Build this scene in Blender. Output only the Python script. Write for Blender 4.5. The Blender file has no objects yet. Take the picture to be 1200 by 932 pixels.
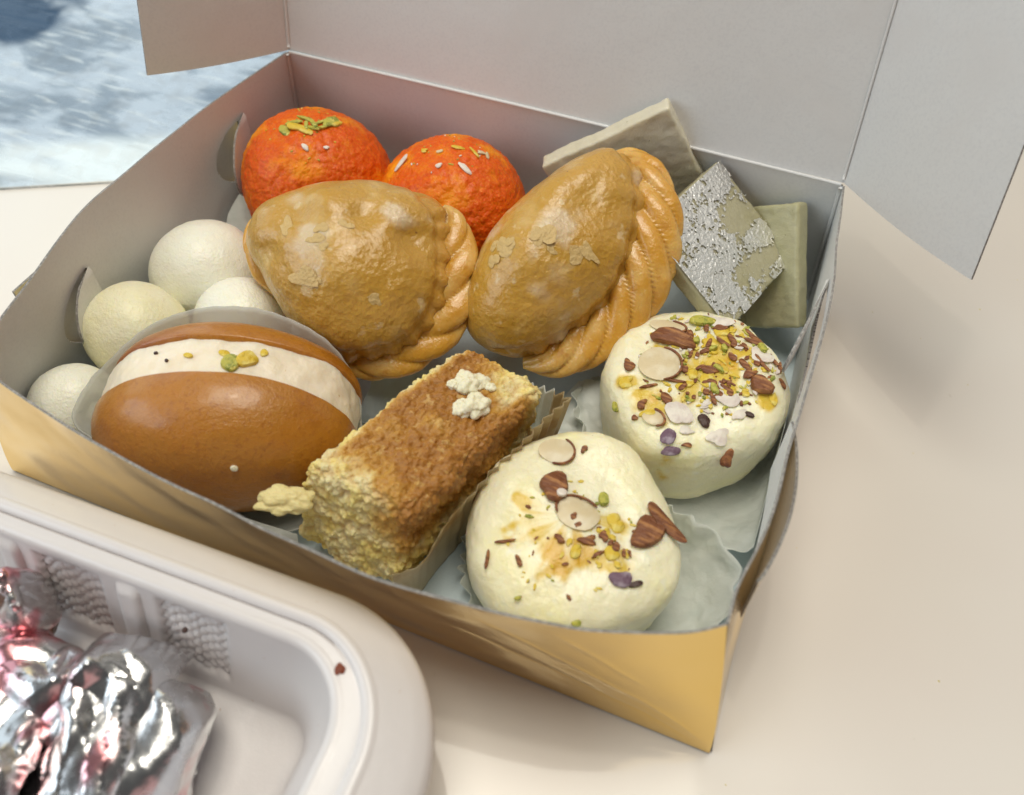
import bpy, math, random
import numpy as np
from mathutils import Matrix, Vector
from mathutils.bvhtree import BVHTree

CM = 0.01
sc = bpy.context.scene
col = sc.collection

# ------------------------------------------------------------------ camera
cam_data = bpy.data.cameras.new("camera")
cam = bpy.data.objects.new("camera", cam_data)
col.objects.link(cam)
CR = Vector((0.92812, 0.37170, 0.02089)); CU = Vector((-0.30385, 0.72390, 0.61938)); CF = Vector((-0.21511, 0.58121, -0.78481))
CP = Vector((13.898, -5.258, 15.583))
cam.matrix_world = Matrix(((CR.x, CU.x, -CF.x, CP.x*CM), (CR.y, CU.y, -CF.y, CP.y*CM), (CR.z, CU.z, -CF.z, CP.z*CM), (0, 0, 0, 1)))
cam_data.sensor_fit = 'HORIZONTAL'; cam_data.sensor_width = 36; cam_data.lens = 945.3/1200*36
cam_data.clip_start = 0.005; cam_data.clip_end = 20
cam_data.dof.use_dof = True; cam_data.dof.focus_distance = 0.180; cam_data.dof.aperture_fstop = 15
sc.camera = cam

# ------------------------------------------------------------------ world and light
world = bpy.data.worlds.new("World"); sc.world = world; world.use_nodes = True
wb = world.node_tree.nodes["Background"]; wb.inputs[0].default_value = (0.80, 0.80, 0.78, 1); wb.inputs[1].default_value = 0.10

def area(name, loc, target, size, power, color, sizey=None, spread=None):
    l = bpy.data.lights.new(name, 'AREA'); l.shape = 'RECTANGLE'; l.size = size*CM; l.size_y = (sizey or size)*CM
    l.energy = power; l.color = color
    if spread: l.spread = math.radians(spread)
    o = bpy.data.objects.new(name, l); col.objects.link(o)
    o.location = Vector(loc)*CM
    o.rotation_euler = (Vector(target)-Vector(loc)).to_track_quat('-Z', 'Y').to_euler()
    return o
area("window_light", (-66, 50, 40), (4, 6, 2), 110, 2.8, (0.80, 0.93, 1.0), 70)
area("cool_fill_light", (-50, -40, 42), (12, 8, 4), 64, 3.1, (0.82, 0.93, 1.0), 48)  # added cool fill that brightens the right lid flap, not a second window
area("ceiling_light", (6, 13, 92), (8, 6, 0), 50, 6.0, (1.0, 0.95, 0.83), 50)
area("ceiling_lamp", (3.0, 10.5, 88), (8, 4, 0), .8, .35, (1.0, 0.92, 0.78), 3.4)
area("red_fill_light", (52, -40, 22), (10, 2, 1), 44, .20, (1.0, 0.50, 0.46), 26)  # added reddish fill for pink tints on foil and table, no such lamp

sc.view_settings.view_transform = 'Standard'
sc.view_settings.look = 'None'
sc.view_settings.exposure = 0.0
sc.view_settings.gamma = 1.0
try:
    sc.cycles.max_bounces = 8; sc.cycles.transparent_max_bounces = 12
except Exception:
    pass

# ------------------------------------------------------------------ noise
def _h(ix, iy, iz, s):
    h = (ix.astype(np.int64)*374761393 + iy.astype(np.int64)*668265263 + iz.astype(np.int64)*2147483647 + s*1274126177) & 0xffffffff
    h = ((h ^ (h >> 13))*1274126177) & 0xffffffff
    h = ((h ^ (h >> 16))*2246822519) & 0xffffffff
    return ((h ^ (h >> 15)) & 0xffffff)/float(0xffffff)
def vnoise(p, scale, s=0):
    p = np.asarray(p, float)*scale + 100.0
    i = np.floor(p).astype(np.int64); f = p - i; f = f*f*(3-2*f)
    r = 0
    for dx in (0, 1):
        wx = f[..., 0] if dx else 1-f[..., 0]
        for dy in (0, 1):
            wy = f[..., 1] if dy else 1-f[..., 1]
            for dz in (0, 1):
                wz = f[..., 2] if dz else 1-f[..., 2]
                r = r + wx*wy*wz*_h(i[..., 0]+dx, i[..., 1]+dy, i[..., 2]+dz, s)
    return r*2-1
def fbm(p, scale, octs=3, s=0):
    r = 0; a = 1; t = 0
    for o in range(octs):
        r = r + a*vnoise(p, scale*2**o, s+o*17); t += a; a *= .5
    return r/t
def worley(p, scale, s=0):
    p = np.asarray(p, float)*scale + 100.0
    i = np.floor(p).astype(np.int64); best = np.full(p.shape[:-1], 9.0)
    for dx in (-1, 0, 1):
        for dy in (-1, 0, 1):
            for dz in (-1, 0, 1):
                a, b, c = i[..., 0]+dx, i[..., 1]+dy, i[..., 2]+dz
                q = np.stack([a+_h(a, b, c, s), b+_h(a, b, c, s+1), c+_h(a, b, c, s+2)], -1)
                best = np.minimum(best, np.linalg.norm(q-p, axis=-1))
    return best
def lerp(a, b, t): return a+(b-a)*t
def sstep(a, b, x):
    t = np.clip((x-a)/(b-a), 0, 1); return t*t*(3-2*t)
def crom(pts, n, closed=False):
    """Catmull-Rom through the points."""
    P = np.array(pts, float); m = len(P); out = []
    segs = m if closed else m-1
    for k in range(segs):
        if closed: a, b, c, d = P[(k-1) % m], P[k], P[(k+1) % m], P[(k+2) % m]
        else: a, b, c, d = P[max(k-1, 0)], P[k], P[k+1], P[min(k+2, m-1)]
        for j in range(n):
            t = j/n
            out.append(.5*((2*b)+(c-a)*t+(2*a-5*b+4*c-d)*t*t+(3*b-a-3*c+d)*t**3))
    if not closed: out.append(P[-1])
    return np.array(out)
def resample(P, n, closed=False):
    P = np.asarray(P, float)
    Q = np.vstack([P, P[:1]]) if closed else P
    d = np.r_[0, np.cumsum(np.linalg.norm(np.diff(Q, axis=0), axis=1))]
    t = np.linspace(0, d[-1], n, endpoint=not closed)
    return np.stack([np.interp(t, d, Q[:, k]) for k in range(Q.shape[1])], 1)

# ------------------------------------------------------------------ object helpers (all coordinates in cm, world space)
ORG = {}
def tag(o, label=None, cat=None, group=None, kind=None):
    if label: o['label'] = label
    if cat: o['category'] = cat
    if group: o['group'] = group
    if kind: o['kind'] = kind
    return o
def empty(name, loc, **k):
    o = bpy.data.objects.new(name, None); col.objects.link(o); o.empty_display_size = .01
    o.location = Vector(loc)*CM; ORG[o.name] = np.array(loc, float)
    return tag(o, **k)
def mesh(name, V, F, mats, parent=None, origin=None, smooth=True, midx=None, attr=None, **k):
    V = np.asarray(V, float).reshape(-1, 3)
    if origin is None:
        origin = ORG[parent.name] if parent is not None else np.array([V[:, 0].mean(), V[:, 1].mean(), V[:, 2].min()])
    origin = np.asarray(origin, float)
    me = bpy.data.meshes.new(name)
    me.from_pydata(((V-origin)*CM).tolist(), [], [tuple(int(i) for i in f) for f in F])
    if not isinstance(mats, (list, tuple)): mats = [mats]
    for m in mats: me.materials.append(m)
    if midx is not None: me.polygons.foreach_set('material_index', np.asarray(midx, dtype=np.int32))
    me.polygons.foreach_set('use_smooth', [smooth]*len(me.polygons))
    if attr:
        for an, av in attr.items():
            a = me.attributes.new(an, 'FLOAT', 'POINT'); a.data.foreach_set('value', np.asarray(av, dtype=np.float32))
    me.update()
    o = bpy.data.objects.new(name, me); col.objects.link(o)
    ORG[o.name] = origin
    if parent is not None:
        o.parent = parent; o.location = Vector(origin-ORG[parent.name])*CM
    else: o.location = Vector(origin)*CM
    return tag(o, **k)
def gridf(nu, nv, wu=False, wv=False, off=0):
    F = []
    for i in range(nu if wu else nu-1):
        for j in range(nv if wv else nv-1):
            a = i*nv+j; b = ((i+1) % nu)*nv+j; c = ((i+1) % nu)*nv+(j+1) % nv; d = i*nv+(j+1) % nv
            F.append((a+off, b+off, c+off, d+off))
    return F
def frame(n, a=(1, 0, 0)):
    n = np.array(n, float); n /= np.linalg.norm(n); a = np.array(a, float); a -= (a@n)*n; a /= np.linalg.norm(a)
    return a, np.cross(n, a), n
def blob(c, fr, rad, top, bot, nt=128, ns=64, e=(1., 1.), soft=True):
    """closed rounded body: radius by angle in the plane (a,b), thickness along n. returns V,F,(theta,phi)"""
    a, b, n = fr
    th = np.linspace(-np.pi, np.pi, nt, endpoint=False)
    rad = np.atleast_1d(np.asarray(rad, float))
    N = len(rad); T0 = np.linspace(-np.pi, np.pi, N, endpoint=False)
    if N > 1:
        k = np.array([0.25, .5, 0.25]) if soft else np.array([.08, .84, .08]); rr = np.convolve(np.r_[rad[-1], rad, rad[0]], k, 'valid')
        rd = np.interp(th, np.r_[T0, np.pi], np.r_[rr, rr[0]])
        k = np.array([.25, .5, .25])
        for _ in range(max(1, nt//60) if soft else 8): rd = np.convolve(np.r_[rd[-1], rd, rd[0]], k, 'valid')
    else: rd = np.full(nt, rad[0])
    ph = np.linspace(-np.pi/2, np.pi/2, ns+2)[1:-1]
    TH, PH = np.meshgrid(th, ph, indexing='ij')
    rho = np.cos(PH)**e[0]; z = np.sign(np.sin(PH))*np.abs(np.sin(PH))**e[1]
    z = np.where(z > 0, z*top, z*bot)
    V = np.array(c) + (rho*rd[:, None]*np.cos(TH))[..., None]*a + (rho*rd[:, None]*np.sin(TH))[..., None]*b + z[..., None]*n
    V = V.reshape(-1, 3)
    F = gridf(nt, ns, wu=True)
    s = len(V); V = np.vstack([V, np.array(c)-bot*n, np.array(c)+top*n])
    for i in range(nt):
        j = (i+1) % nt
        F.append((s, j*ns, i*ns)); F.append((s+1, i*ns+ns-1, j*ns+ns-1))
    return V, F
def normals(V, F):
    V = np.asarray(V); N = np.zeros_like(V)
    for k in (3, 4):
        A = np.array([f for f in F if len(f) == k], dtype=np.int64)
        if not len(A): continue
        n = np.cross(V[A[:, 2]]-V[A[:, 0]], (V[A[:, 3]] if k == 4 else V[A[:, 1]])-V[A[:, 1]]) if k == 4 else np.cross(V[A[:, 1]]-V[A[:, 0]], V[A[:, 2]]-V[A[:, 0]])
        for c in range(k): np.add.at(N, A[:, c], n)
    return N/(np.linalg.norm(N, axis=1, keepdims=True)+1e-12)
def rbox(nx, ny, nz):
    """unit cube surface grid in [-1,1]^3, welded"""
    idx = {}; V = []; F = []
    def vid(i, j, k):
        t = (i, j, k)
        if t not in idx: idx[t] = len(V); V.append((2*i/nx-1, 2*j/ny-1, 2*k/nz-1))
        return idx[t]
    for i in range(nx):
        for j in range(ny):
            F.append((vid(i, j, 0), vid(i, j+1, 0), vid(i+1, j+1, 0), vid(i+1, j, 0)))
            F.append((vid(i, j, nz), vid(i+1, j, nz), vid(i+1, j+1, nz), vid(i, j+1, nz)))
    for i in range(nx):
        for k in range(nz):
            F.append((vid(i, 0, k), vid(i+1, 0, k), vid(i+1, 0, k+1), vid(i, 0, k+1)))
            F.append((vid(i, ny, k), vid(i, ny, k+1), vid(i+1, ny, k+1), vid(i+1, ny, k)))
    for j in range(ny):
        for k in range(nz):
            F.append((vid(0, j, k), vid(0, j, k+1), vid(0, j+1, k+1), vid(0, j+1, k)))
            F.append((vid(nx, j, k), vid(nx, j+1, k), vid(nx, j+1, k+1), vid(nx, j, k+1)))
    return np.array(V), F
def rounded(U, half, r):
    """round the edges of a cube grid scaled to half sizes"""
    half = np.array(half, float); p = U*half; q = np.clip(p, -(half-r), half-r); d = p-q
    L = np.linalg.norm(d, axis=1, keepdims=True); return np.where(L > 1e-9, q+d/np.maximum(L, 1e-9)*np.minimum(r, np.maximum(np.abs(d).max(axis=1, keepdims=True), 0)), p)
def tube(path, r, nv=8, closed=False):
    P = np.asarray(path, float); n = len(P); T = np.gradient(P, axis=0); T /= np.linalg.norm(T, axis=1, keepdims=True)+1e-9
    up = np.array([0.13, .2, .97]); A = np.cross(T, up); A /= np.linalg.norm(A, axis=1, keepdims=True); B = np.cross(T, A)
    ps = np.linspace(0, 2*np.pi, nv, endpoint=False); r = np.broadcast_to(r, (n,))
    V = P[:, None]+r[:, None, None]*(np.cos(ps)[None, :, None]*A[:, None]+np.sin(ps)[None, :, None]*B[:, None])
    F = gridf(n, nv, wv=True)
    V = V.reshape(-1, 3)
    if not closed: F += [tuple(range(nv))[::-1], tuple(range((n-1)*nv, n*nv))]
    return V, F
def sheet(G, th, mats, name, parent=None, mask=None, flip=False, smooth=True, **k):
    """a card or paper sheet of thickness th: G[nu,nv,3] is the inner face; mats = inner, outer, edge"""
    G = np.asarray(G, float); nu, nv = G.shape[:2]
    du = np.gradient(G, axis=0); dv = np.gradient(G, axis=1); N = np.cross(du, dv); N /= np.linalg.norm(N, axis=2, keepdims=True)+1e-12
    if flip: N = -N
    O = G+N*th
    V = np.vstack([G.reshape(-1, 3), O.reshape(-1, 3)]); s = nu*nv
    if mask is None: mask = np.ones((nu-1, nv-1), bool)
    F = []; mi = []
    I = lambda i, j: i*nv+j
    for i in range(nu-1):
        for j in range(nv-1):
            if not mask[i, j]: continue
            q = (I(i, j), I(i, j+1), I(i+1, j+1), I(i+1, j))
            if flip: q = q[::-1]
            F.append(q); mi.append(0)
            F.append(tuple(x+s for x in q[::-1])); mi.append(1)
            for (di, dj, e) in ((-1, 0, (I(i, j), I(i, j+1))), (1, 0, (I(i+1, j+1), I(i+1, j))), (0, -1, (I(i+1, j), I(i, j))), (0, 1, (I(i, j+1), I(i+1, j+1)))):
                a, b = i+di, j+dj
                if a < 0 or b < 0 or a >= nu-1 or b >= nv-1 or not mask[a, b]:
                    F.append((e[1], e[0], e[0]+s, e[1]+s) if not flip else (e[0], e[1], e[1]+s, e[0]+s)); mi.append(2)
    # drop unused verts
    used = np.unique(np.concatenate([np.array(f) for f in F])); mp = -np.ones(len(V), int); mp[used] = np.arange(len(used))
    F = [tuple(mp[list(f)]) for f in F]
    if len(mats) == 1: mats = mats*3
    o = mesh(name, V[used], F, list(mats), parent, smooth=smooth, midx=mi, **k)
    if smooth:
        try: o.data.set_sharp_from_angle(angle=math.radians(50))
        except Exception: pass
    return o

# ------------------------------------------------------------------ materials
def M(name, base, rough=.5, metal=0., layers=(), bumps=(), sss=0., sssr=(1, .5, .3), scale=.3, coat=0., coatr=.1, spec=.5, alpha=None, trans=0., transl=None, rlayers=(), aniso=0., ior=None, distort=0.):
    m = bpy.data.materials.new(name); m.use_nodes = True; nt = m.node_tree; N = nt.nodes; L = nt.links
    b = N['Principled BSDF']; out = N['Material Output']
    tc = N.new('ShaderNodeTexCoord'); mp = N.new('ShaderNodeMapping'); mp.inputs['Scale'].default_value = (100, 100, 100); L.new(tc.outputs['Object'], mp.inputs[0])
    vec = mp.outputs[0]
    def src(kind, s, det=4., st=None):
        if kind == 'attr':
            a = N.new('ShaderNodeAttribute'); a.attribute_name = s; return a.outputs['Fac']
        v = vec
        if st is not None:
            m2 = N.new('ShaderNodeMapping'); m2.inputs['Scale'].default_value = st; L.new(vec, m2.inputs[0]); v = m2.outputs[0]
        if kind == 'vor' or kind == 'voredge':
            t = N.new('ShaderNodeTexVoronoi'); t.inputs['Scale'].default_value = s
            if kind == 'voredge': t.feature = 'DISTANCE_TO_EDGE'
            L.new(v, t.inputs[0]); return t.outputs['Distance']
        if kind == 'wave':
            t = N.new('ShaderNodeTexWave'); t.inputs['Scale'].default_value = s; t.inputs['Distortion'].default_value = det; L.new(v, t.inputs[0]); return t.outputs['Fac']
        t = N.new('ShaderNodeTexNoise'); t.inputs['Scale'].default_value = s; t.inputs['Detail'].default_value = det; t.inputs['Distortion'].default_value = distort; L.new(v, t.inputs[0]); return t.outputs['Fac']
    def ramp(o, lo, hi):
        r = N.new('ShaderNodeMapRange'); r.interpolation_type = 'SMOOTHSTEP'; r.inputs[1].default_value = lo; r.inputs[2].default_value = hi; L.new(o, r.inputs[0]); return r.outputs[0]
    c = N.new('ShaderNodeRGB'); c.outputs[0].default_value = (*base, 1); cur = c.outputs[0]
    for ly in layers:
        kind, s, lo, hi, colr = ly[:5]; det = ly[5] if len(ly) > 5 else 4.; st = ly[6] if len(ly) > 6 else None; amt = ly[7] if len(ly) > 7 else 1.
        f = ramp(src(kind, s, det, st), lo, hi)
        mx = N.new('ShaderNodeMix'); mx.data_type = 'RGBA'
        if amt != 1.:
            mm = N.new('ShaderNodeMath'); mm.operation = 'MULTIPLY'; mm.inputs[1].default_value = amt; L.new(f, mm.inputs[0]); f = mm.outputs[0]
        L.new(f, mx.inputs['Factor']); L.new(cur, mx.inputs['A']); mx.inputs['B'].default_value = (*colr, 1); cur = mx.outputs['Result']
    L.new(cur, b.inputs['Base Color'])
    b.inputs['Roughness'].default_value = rough; b.inputs['Metallic'].default_value = metal
    if rlayers:
        v = N.new('ShaderNodeValue'); v.outputs[0].default_value = rough; cr = v.outputs[0]
        for (kind, s, lo, hi, val) in rlayers:
            f = ramp(src(kind, s), lo, hi); mx = N.new('ShaderNodeMix'); mx.data_type = 'FLOAT'
            L.new(f, mx.inputs[0]); L.new(cr, mx.inputs[2]); mx.inputs[3].default_value = val; cr = mx.outputs[0]
        L.new(cr, b.inputs['Roughness'])
    b.inputs['Specular IOR Level'].default_value = spec
    if ior: b.inputs['IOR'].default_value = ior
    if aniso: b.inputs['Anisotropic'].default_value = aniso
    if coat: b.inputs['Coat Weight'].default_value = coat; b.inputs['Coat Roughness'].default_value = coatr
    if sss:
        b.inputs['Subsurface Weight'].default_value = sss; b.inputs['Subsurface Radius'].default_value = sssr; b.inputs['Subsurface Scale'].default_value = scale*CM
    if trans: b.inputs['Transmission Weight'].default_value = trans
    if bumps:
        cur = None
        for bp in bumps:
            kind, s, amp = bp[:3]; det = bp[3] if len(bp) > 3 else 4.; st = bp[4] if len(bp) > 4 else None
            m1 = N.new('ShaderNodeMath'); m1.operation = 'MULTIPLY'; m1.inputs[1].default_value = amp; L.new(src(kind, s, det, st), m1.inputs[0])
            if cur is None: cur = m1.outputs[0]
            else:
                m2 = N.new('ShaderNodeMath'); m2.operation = 'ADD'; L.new(cur, m2.inputs[0]); L.new(m1.outputs[0], m2.inputs[1]); cur = m2.outputs[0]
        bn = N.new('ShaderNodeBump'); bn.inputs['Distance'].default_value = CM; bn.inputs['Strength'].default_value = 1.; L.new(cur, bn.inputs['Height']); L.new(bn.outputs[0], b.inputs['Normal'])
    if transl:
        # thin paper or plastic film: some light passes through
        w, tcol, clear = transl
        tl = N.new('ShaderNodeBsdfTranslucent'); tl.inputs[0].default_value = (*tcol, 1)
        mx = N.new('ShaderNodeMixShader'); mx.inputs[0].default_value = w; L.new(b.outputs[0], mx.inputs[1]); L.new(tl.outputs[0], mx.inputs[2]); last = mx.outputs[0]
        if clear:
            tp = N.new('ShaderNodeBsdfTransparent'); tp.inputs[0].default_value = (.97, .98, .97, 1)
            m3 = N.new('ShaderNodeMixShader'); m3.inputs[0].default_value = clear; L.new(last, m3.inputs[1]); L.new(tp.outputs[0], m3.inputs[2]); last = m3.outputs[0]
        L.new(last, out.inputs['Surface'])
    return m

m_table = M("table_laminate", (.86, .81, .75), .33, layers=[('noise', .25, .35, .7, (.85, .79, .73), 2.), ('noise', 2.2, .74, .8, (.58, .52, .44), 6., None, .35)], bumps=[('noise', 6, .0012, 3.), ('noise', .35, .03, 1.)], coat=.45, coatr=.07)
m_steel = M("scratched_steel", (.56, .585, .61), .22, 1., layers=[('noise', .35, .44, .62, (.30, .335, .37), 6., (1, 1.6, 1)), ('noise', 1.6, .5, .75, (.80, .79, .75), 8., (.35, 2.2, 1), .8), ('noise', 7, .60, .72, (.25, .28, .30), 5., (.3, 2, 1), .5), ('attr', 'dark_reflection', .25, .75, (.035, .075, .13)), ('attr', 'warm_reflection', .2, .9, (.96, .94, .86), 0, None, .85)], bumps=[('noise', .9, .06, 4., (.35, 1.7, 1)), ('noise', 9, .004, 4., (.3, 3, 1))], rlayers=[('noise', 1.3, .4, .7, .42)], distort=.6)
m_card = M("paperboard_white", (.73, .73, .725), .55, layers=[('noise', 14, .4, .75, (.69, .69, .69), 5.), ('noise', .7, .45, .8, (.71, .70, .69), 3.)], bumps=[('noise', 28, .0022, 4.), ('noise', 1.3, .012, 2.)], spec=.4)
m_floorcard = M("box_floor_card", (.62, .72, .76), .5, layers=[('noise', 14, .4, .75, (.58, .68, .73), 5.)], bumps=[('noise', 28, .002, 4.)])  # white card; cool light on it is painted in as a bluish tint
m_edge = M("card_edge", (.20, .19, .18), .7, layers=[('noise', 16, .4, .7, (.40, .38, .36), 4.)])
m_gold = M("gold_foil_card", (.90, .64, .22), .10, 1., layers=[('noise', 2.0, .6, .9, (.90, .66, .28), 5.), ('noise', 26, .72, .76, (.45, .27, .10), 3., None, .4)], bumps=[('noise', .55, .09, 1.), ('noise', 30, .0003, 3.)], rlayers=[('noise', 5, .5, .8, .18)])
m_plastic = M("white_foam_plastic", (.74, .70, .69), .34, layers=[('noise', 1.1, .62, .8, (.70, .62, .56), 5., None, .45), ('noise', 8, .715, .76, (.52, .36, .26), 6., None, .55)], bumps=[('noise', 3, .006, 3.), ('noise', 24, .0012, 3.)], sss=.15, sssr=(1, .9, .85), scale=.3, coat=.15)
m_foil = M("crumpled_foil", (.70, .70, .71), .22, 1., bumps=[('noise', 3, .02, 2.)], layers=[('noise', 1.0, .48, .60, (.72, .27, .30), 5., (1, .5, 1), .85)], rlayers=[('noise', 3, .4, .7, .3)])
m_brown_food = M("charred_filling", (.10, .035, .012), .35, layers=[('noise', 3, .5, .65, (.28, .12, .03), 5.)], bumps=[('noise', 5, .2, 5.)], coat=.4)

m_laddoo = M("orange_laddoo", (.78, .16, .003), .42, layers=[('vor', 9, .15, .5, (.74, .11, .002)), ('noise', 1.0, .5, .72, (.90, .32, .008), 3.), ('noise', 22, .64, .74, (.92, .44, .10), 3., None, .5), ('attr', 'mottle', .2, .9, (.60, .05, .004), 0, None, .6)], bumps=[('vor', 8.5, -.03), ('noise', 17, .03, 5.)], sss=.45, sssr=(1, .25, .02), scale=.15, coat=.12, coatr=.12, spec=.25)
m_pist = M("pistachio", (.50, .46, .07), .45, layers=[('noise', 5, .45, .6, (.22, .26, .03), 4.), ('noise', 9, .55, .7, (.75, .66, .16), 3.)], bumps=[('noise', 14, .04, 4.)], sss=.2, sssr=(1, .9, .3), scale=.1)
m_yellownut = M("saffron_nut_crumb", (.72, .50, .04), .5, layers=[('noise', 5, .45, .65, (.80, .64, .16), 4.)], bumps=[('noise', 12, .05, 4.)], sss=.2, sssr=(1, .8, .3), scale=.1)
m_almond = M("almond_slice", (.70, .56, .34), .38, layers=[('noise', 3, .4, .7, (.78, .66, .46), 3.)], bumps=[('noise', 10, .012, 4.)], sss=.3, sssr=(1, .8, .5), scale=.15)
m_flake = M("pale_almond_flake", (.78, .70, .60), .42, layers=[('noise', 4, .4, .7, (.66, .56, .50), 3.)], bumps=[('noise', 12, .02, 4.)], sss=.25, sssr=(1, .8, .6), scale=.1)
m_skin = M("almond_skin", (.20, .065, .022), .5, layers=[('noise', 5, .45, .7, (.44, .19, .06), 6., (.4, 3, 1)), ('noise', 2, .5, .8, (.14, .04, .02), 4.)], bumps=[('noise', 4, .08, 6., (.35, 2.5, 1)), ('noise', 12, .03, 4.)])
m_dark = M("dark_seed", (.06, .025, .018), .45, bumps=[('noise', 12, .03, 4.)])
m_purple = M("purple_petal", (.16, .09, .13), .5, layers=[('noise', 4, .45, .65, (.34, .27, .32), 4.)], bumps=[('noise', 12, .03, 4.)])
m_milk = M("malai_sweet", (.94, .86, .61), .34, layers=[('noise', .8, .42, .68, (.92, .84, .50), 3.), ('noise', 3.2, .55, .75, (.92, .87, .66), 5.), ('attr', 'stain', .05, .6, (.74, .50, .03), 0, None, .95), ('attr', 'stain2', .08, .7, (.72, .40, .02), 0, None, .8), ('noise', 15, .71, .745, (.36, .26, .06), 5., None, .55)], bumps=[('noise', 7, .03, 5.), ('noise', 24, .008, 4.)], sss=.5, sssr=(1, .8, .38), scale=.35, coat=.25, coatr=.22)
m_rasgulla = M("rasgulla", (.93, .92, .79), .42, layers=[('noise', 1.4, .4, .7, (.93, .91, .78), 4.), ('noise', 9, .55, .8, (.88, .85, .64), 6., None, .6)], bumps=[('noise', 13, .022, 6.), ('vor', 20, .008)], sss=.5, sssr=(1, .85, .5), scale=.35, coat=.2, coatr=.25)
m_rasgulla2 = M("rasgulla_yellow", (.91, .86, .58), .42, layers=[('noise', 1.4, .4, .7, (.92, .88, .66), 4.), ('noise', 9, .55, .8, (.87, .80, .50), 6., None, .6)], bumps=[('noise', 13, .022, 6.), ('vor', 20, .008)], sss=.5, sssr=(1, .85, .5), scale=.35, coat=.2, coatr=.25)
m_dough = M("glazed_dough", (.56, .315, .052), .30, layers=[('noise', .6, .42, .66, (.52, .28, .035), 4.), ('noise', 1.1, .52, .70, (.64, .42, .14), 7.), ('noise', 2.4, .62, .69, (.76, .60, .35), 8., None, .6), ('attr', 'brown', .1, 1., (.56, .27, .035)), ('noise', .9, .56, .72, (.42, .22, .03), 5., None, .6), ('attr', 'pale', .2, .8, (.72, .58, .40), 0, None, .75), ('noise', 5, .745, .765, (.22, .08, .03), 3., None, .7)], bumps=[('noise', 1.6, .075, 9.), ('noise', 14, .022, 7.), ('vor', 7, .018)], sss=.3, sssr=(1, .5, .08), scale=.3, coat=.42, coatr=.16)
m_crimp = M("golden_crimp", (.64, .32, .035), .30, layers=[('noise', 1.2, .42, .65, (.72, .44, .12), 5.), ('noise', 4, .56, .72, (.56, .26, .035), 6., None, .8), ('noise', 9, .62, .7, (.76, .54, .24), 5., None, .45)], bumps=[('noise', 1.8, .05, 7.), ('noise', 18, .016, 5.)], sss=.3, sssr=(1, .45, .06), scale=.3, coat=.42, coatr=.16)
m_sugar = M("sugar_flake", (.64, .43, .17), .5, bumps=[('noise', 10, .05, 5.)], sss=.2, sssr=(1, .8, .5), scale=.1)
m_barfi = M("kaju_barfi", (.44, .41, .27), .42, layers=[('noise', 1., .4, .7, (.40, .37, .22), 4.), ('noise', 12, .55, .75, (.52, .49, .36), 5., None, .6), ('noise', 10, .73, .76, (.20, .18, .08), 3., None, .7)], bumps=[('noise', 5, .024, 8.), ('noise', 24, .008, 4.)], sss=.3, sssr=(1, .9, .5), scale=.25, coat=.25, coatr=.25)
m_barfi_l = M("pale_barfi", (.66, .61, .47), .42, layers=[('noise', 1., .4, .7, (.62, .57, .42), 4.), ('noise', 12, .55, .75, (.72, .68, .56), 5., None, .6), ('noise', 10, .73, .76, (.20, .18, .08), 3., None, .7)], bumps=[('noise', 5, .024, 8.), ('noise', 24, .008, 4.)], sss=.3, sssr=(1, .9, .5), scale=.25, coat=.25, coatr=.25)
m_barfi_g = M("green_barfi", (.44, .41, .25), .46, layers=[('noise', 1., .4, .7, (.45, .43, .25), 4.), ('noise', 12, .55, .75, (.50, .47, .28), 5., None, .6), ('noise', 8, .73, .76, (.2, .18, .08), 3., None, .7)], bumps=[('noise', 5, .024, 8.), ('noise', 24, .008, 4.)], sss=.3, sssr=(1, .9, .4), scale=.25, coat=.2, coatr=.25)
m_silver = M("silver_leaf", (.93, .92, .89), .42, 1., bumps=[('noise', 12, .035, 8.)], rlayers=[('noise', 8, .4, .7, .4)])
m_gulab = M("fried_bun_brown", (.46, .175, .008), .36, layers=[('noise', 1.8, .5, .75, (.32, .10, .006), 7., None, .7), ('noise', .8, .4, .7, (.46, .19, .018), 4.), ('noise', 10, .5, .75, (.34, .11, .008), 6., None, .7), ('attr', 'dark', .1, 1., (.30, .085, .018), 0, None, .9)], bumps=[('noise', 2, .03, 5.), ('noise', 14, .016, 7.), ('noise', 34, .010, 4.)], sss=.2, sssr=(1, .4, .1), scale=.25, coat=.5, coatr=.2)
m_cream = M("cream_filling", (.88, .77, .60), .48, layers=[('noise', 3, .5, .7, (.84, .72, .52), 6., None, .6), ('noise', 7, .71, .75, (.62, .40, .10), 4., None, .7)], bumps=[('noise', 6, .025, 5.)], coat=.25, coatr=.25, sss=.5, sssr=(1, .8, .5), scale=.3)
m_cake = M("milk_cake_crumb", (.84, .66, .22), .5, layers=[('noise', 2.0, .40, .62, (.82, .70, .38), 5.), ('attr', 'brown', .08, .5, (.56, .29, .045)), ('attr', 'brown', .4, .95, (.36, .14, .014), 0, None, .9), ('noise', 6, .58, .68, (.80, .56, .20), 5., None, .4), ('attr', 'crev', .0, 1., (.52, .25, .05), 0, None, .45)], bumps=[('noise', 9, .05, 5.), ('vor', 13, .02)], sss=.3, sssr=(1, .7, .3), scale=.2, coat=.15, coatr=.3)
m_crumbpale = M("pale_crumb", (.86, .80, .58), .5, bumps=[('noise', 9, .05, 5.)], sss=.3, sssr=(1, .8, .4), scale=.15)
m_crumbyel = M("yellow_crumb", (.82, .70, .34), .5, bumps=[('noise', 9, .05, 5.)], sss=.3, sssr=(1, .8, .4), scale=.15)
m_paper = M("baking_paper", (.90, .91, .87), .42, layers=[('noise', 3, .45, .75, (.82, .85, .81), 4.)], bumps=[('noise', 6, .03, 4.)], transl=(.35, (.80, .86, .82), .16))
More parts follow.
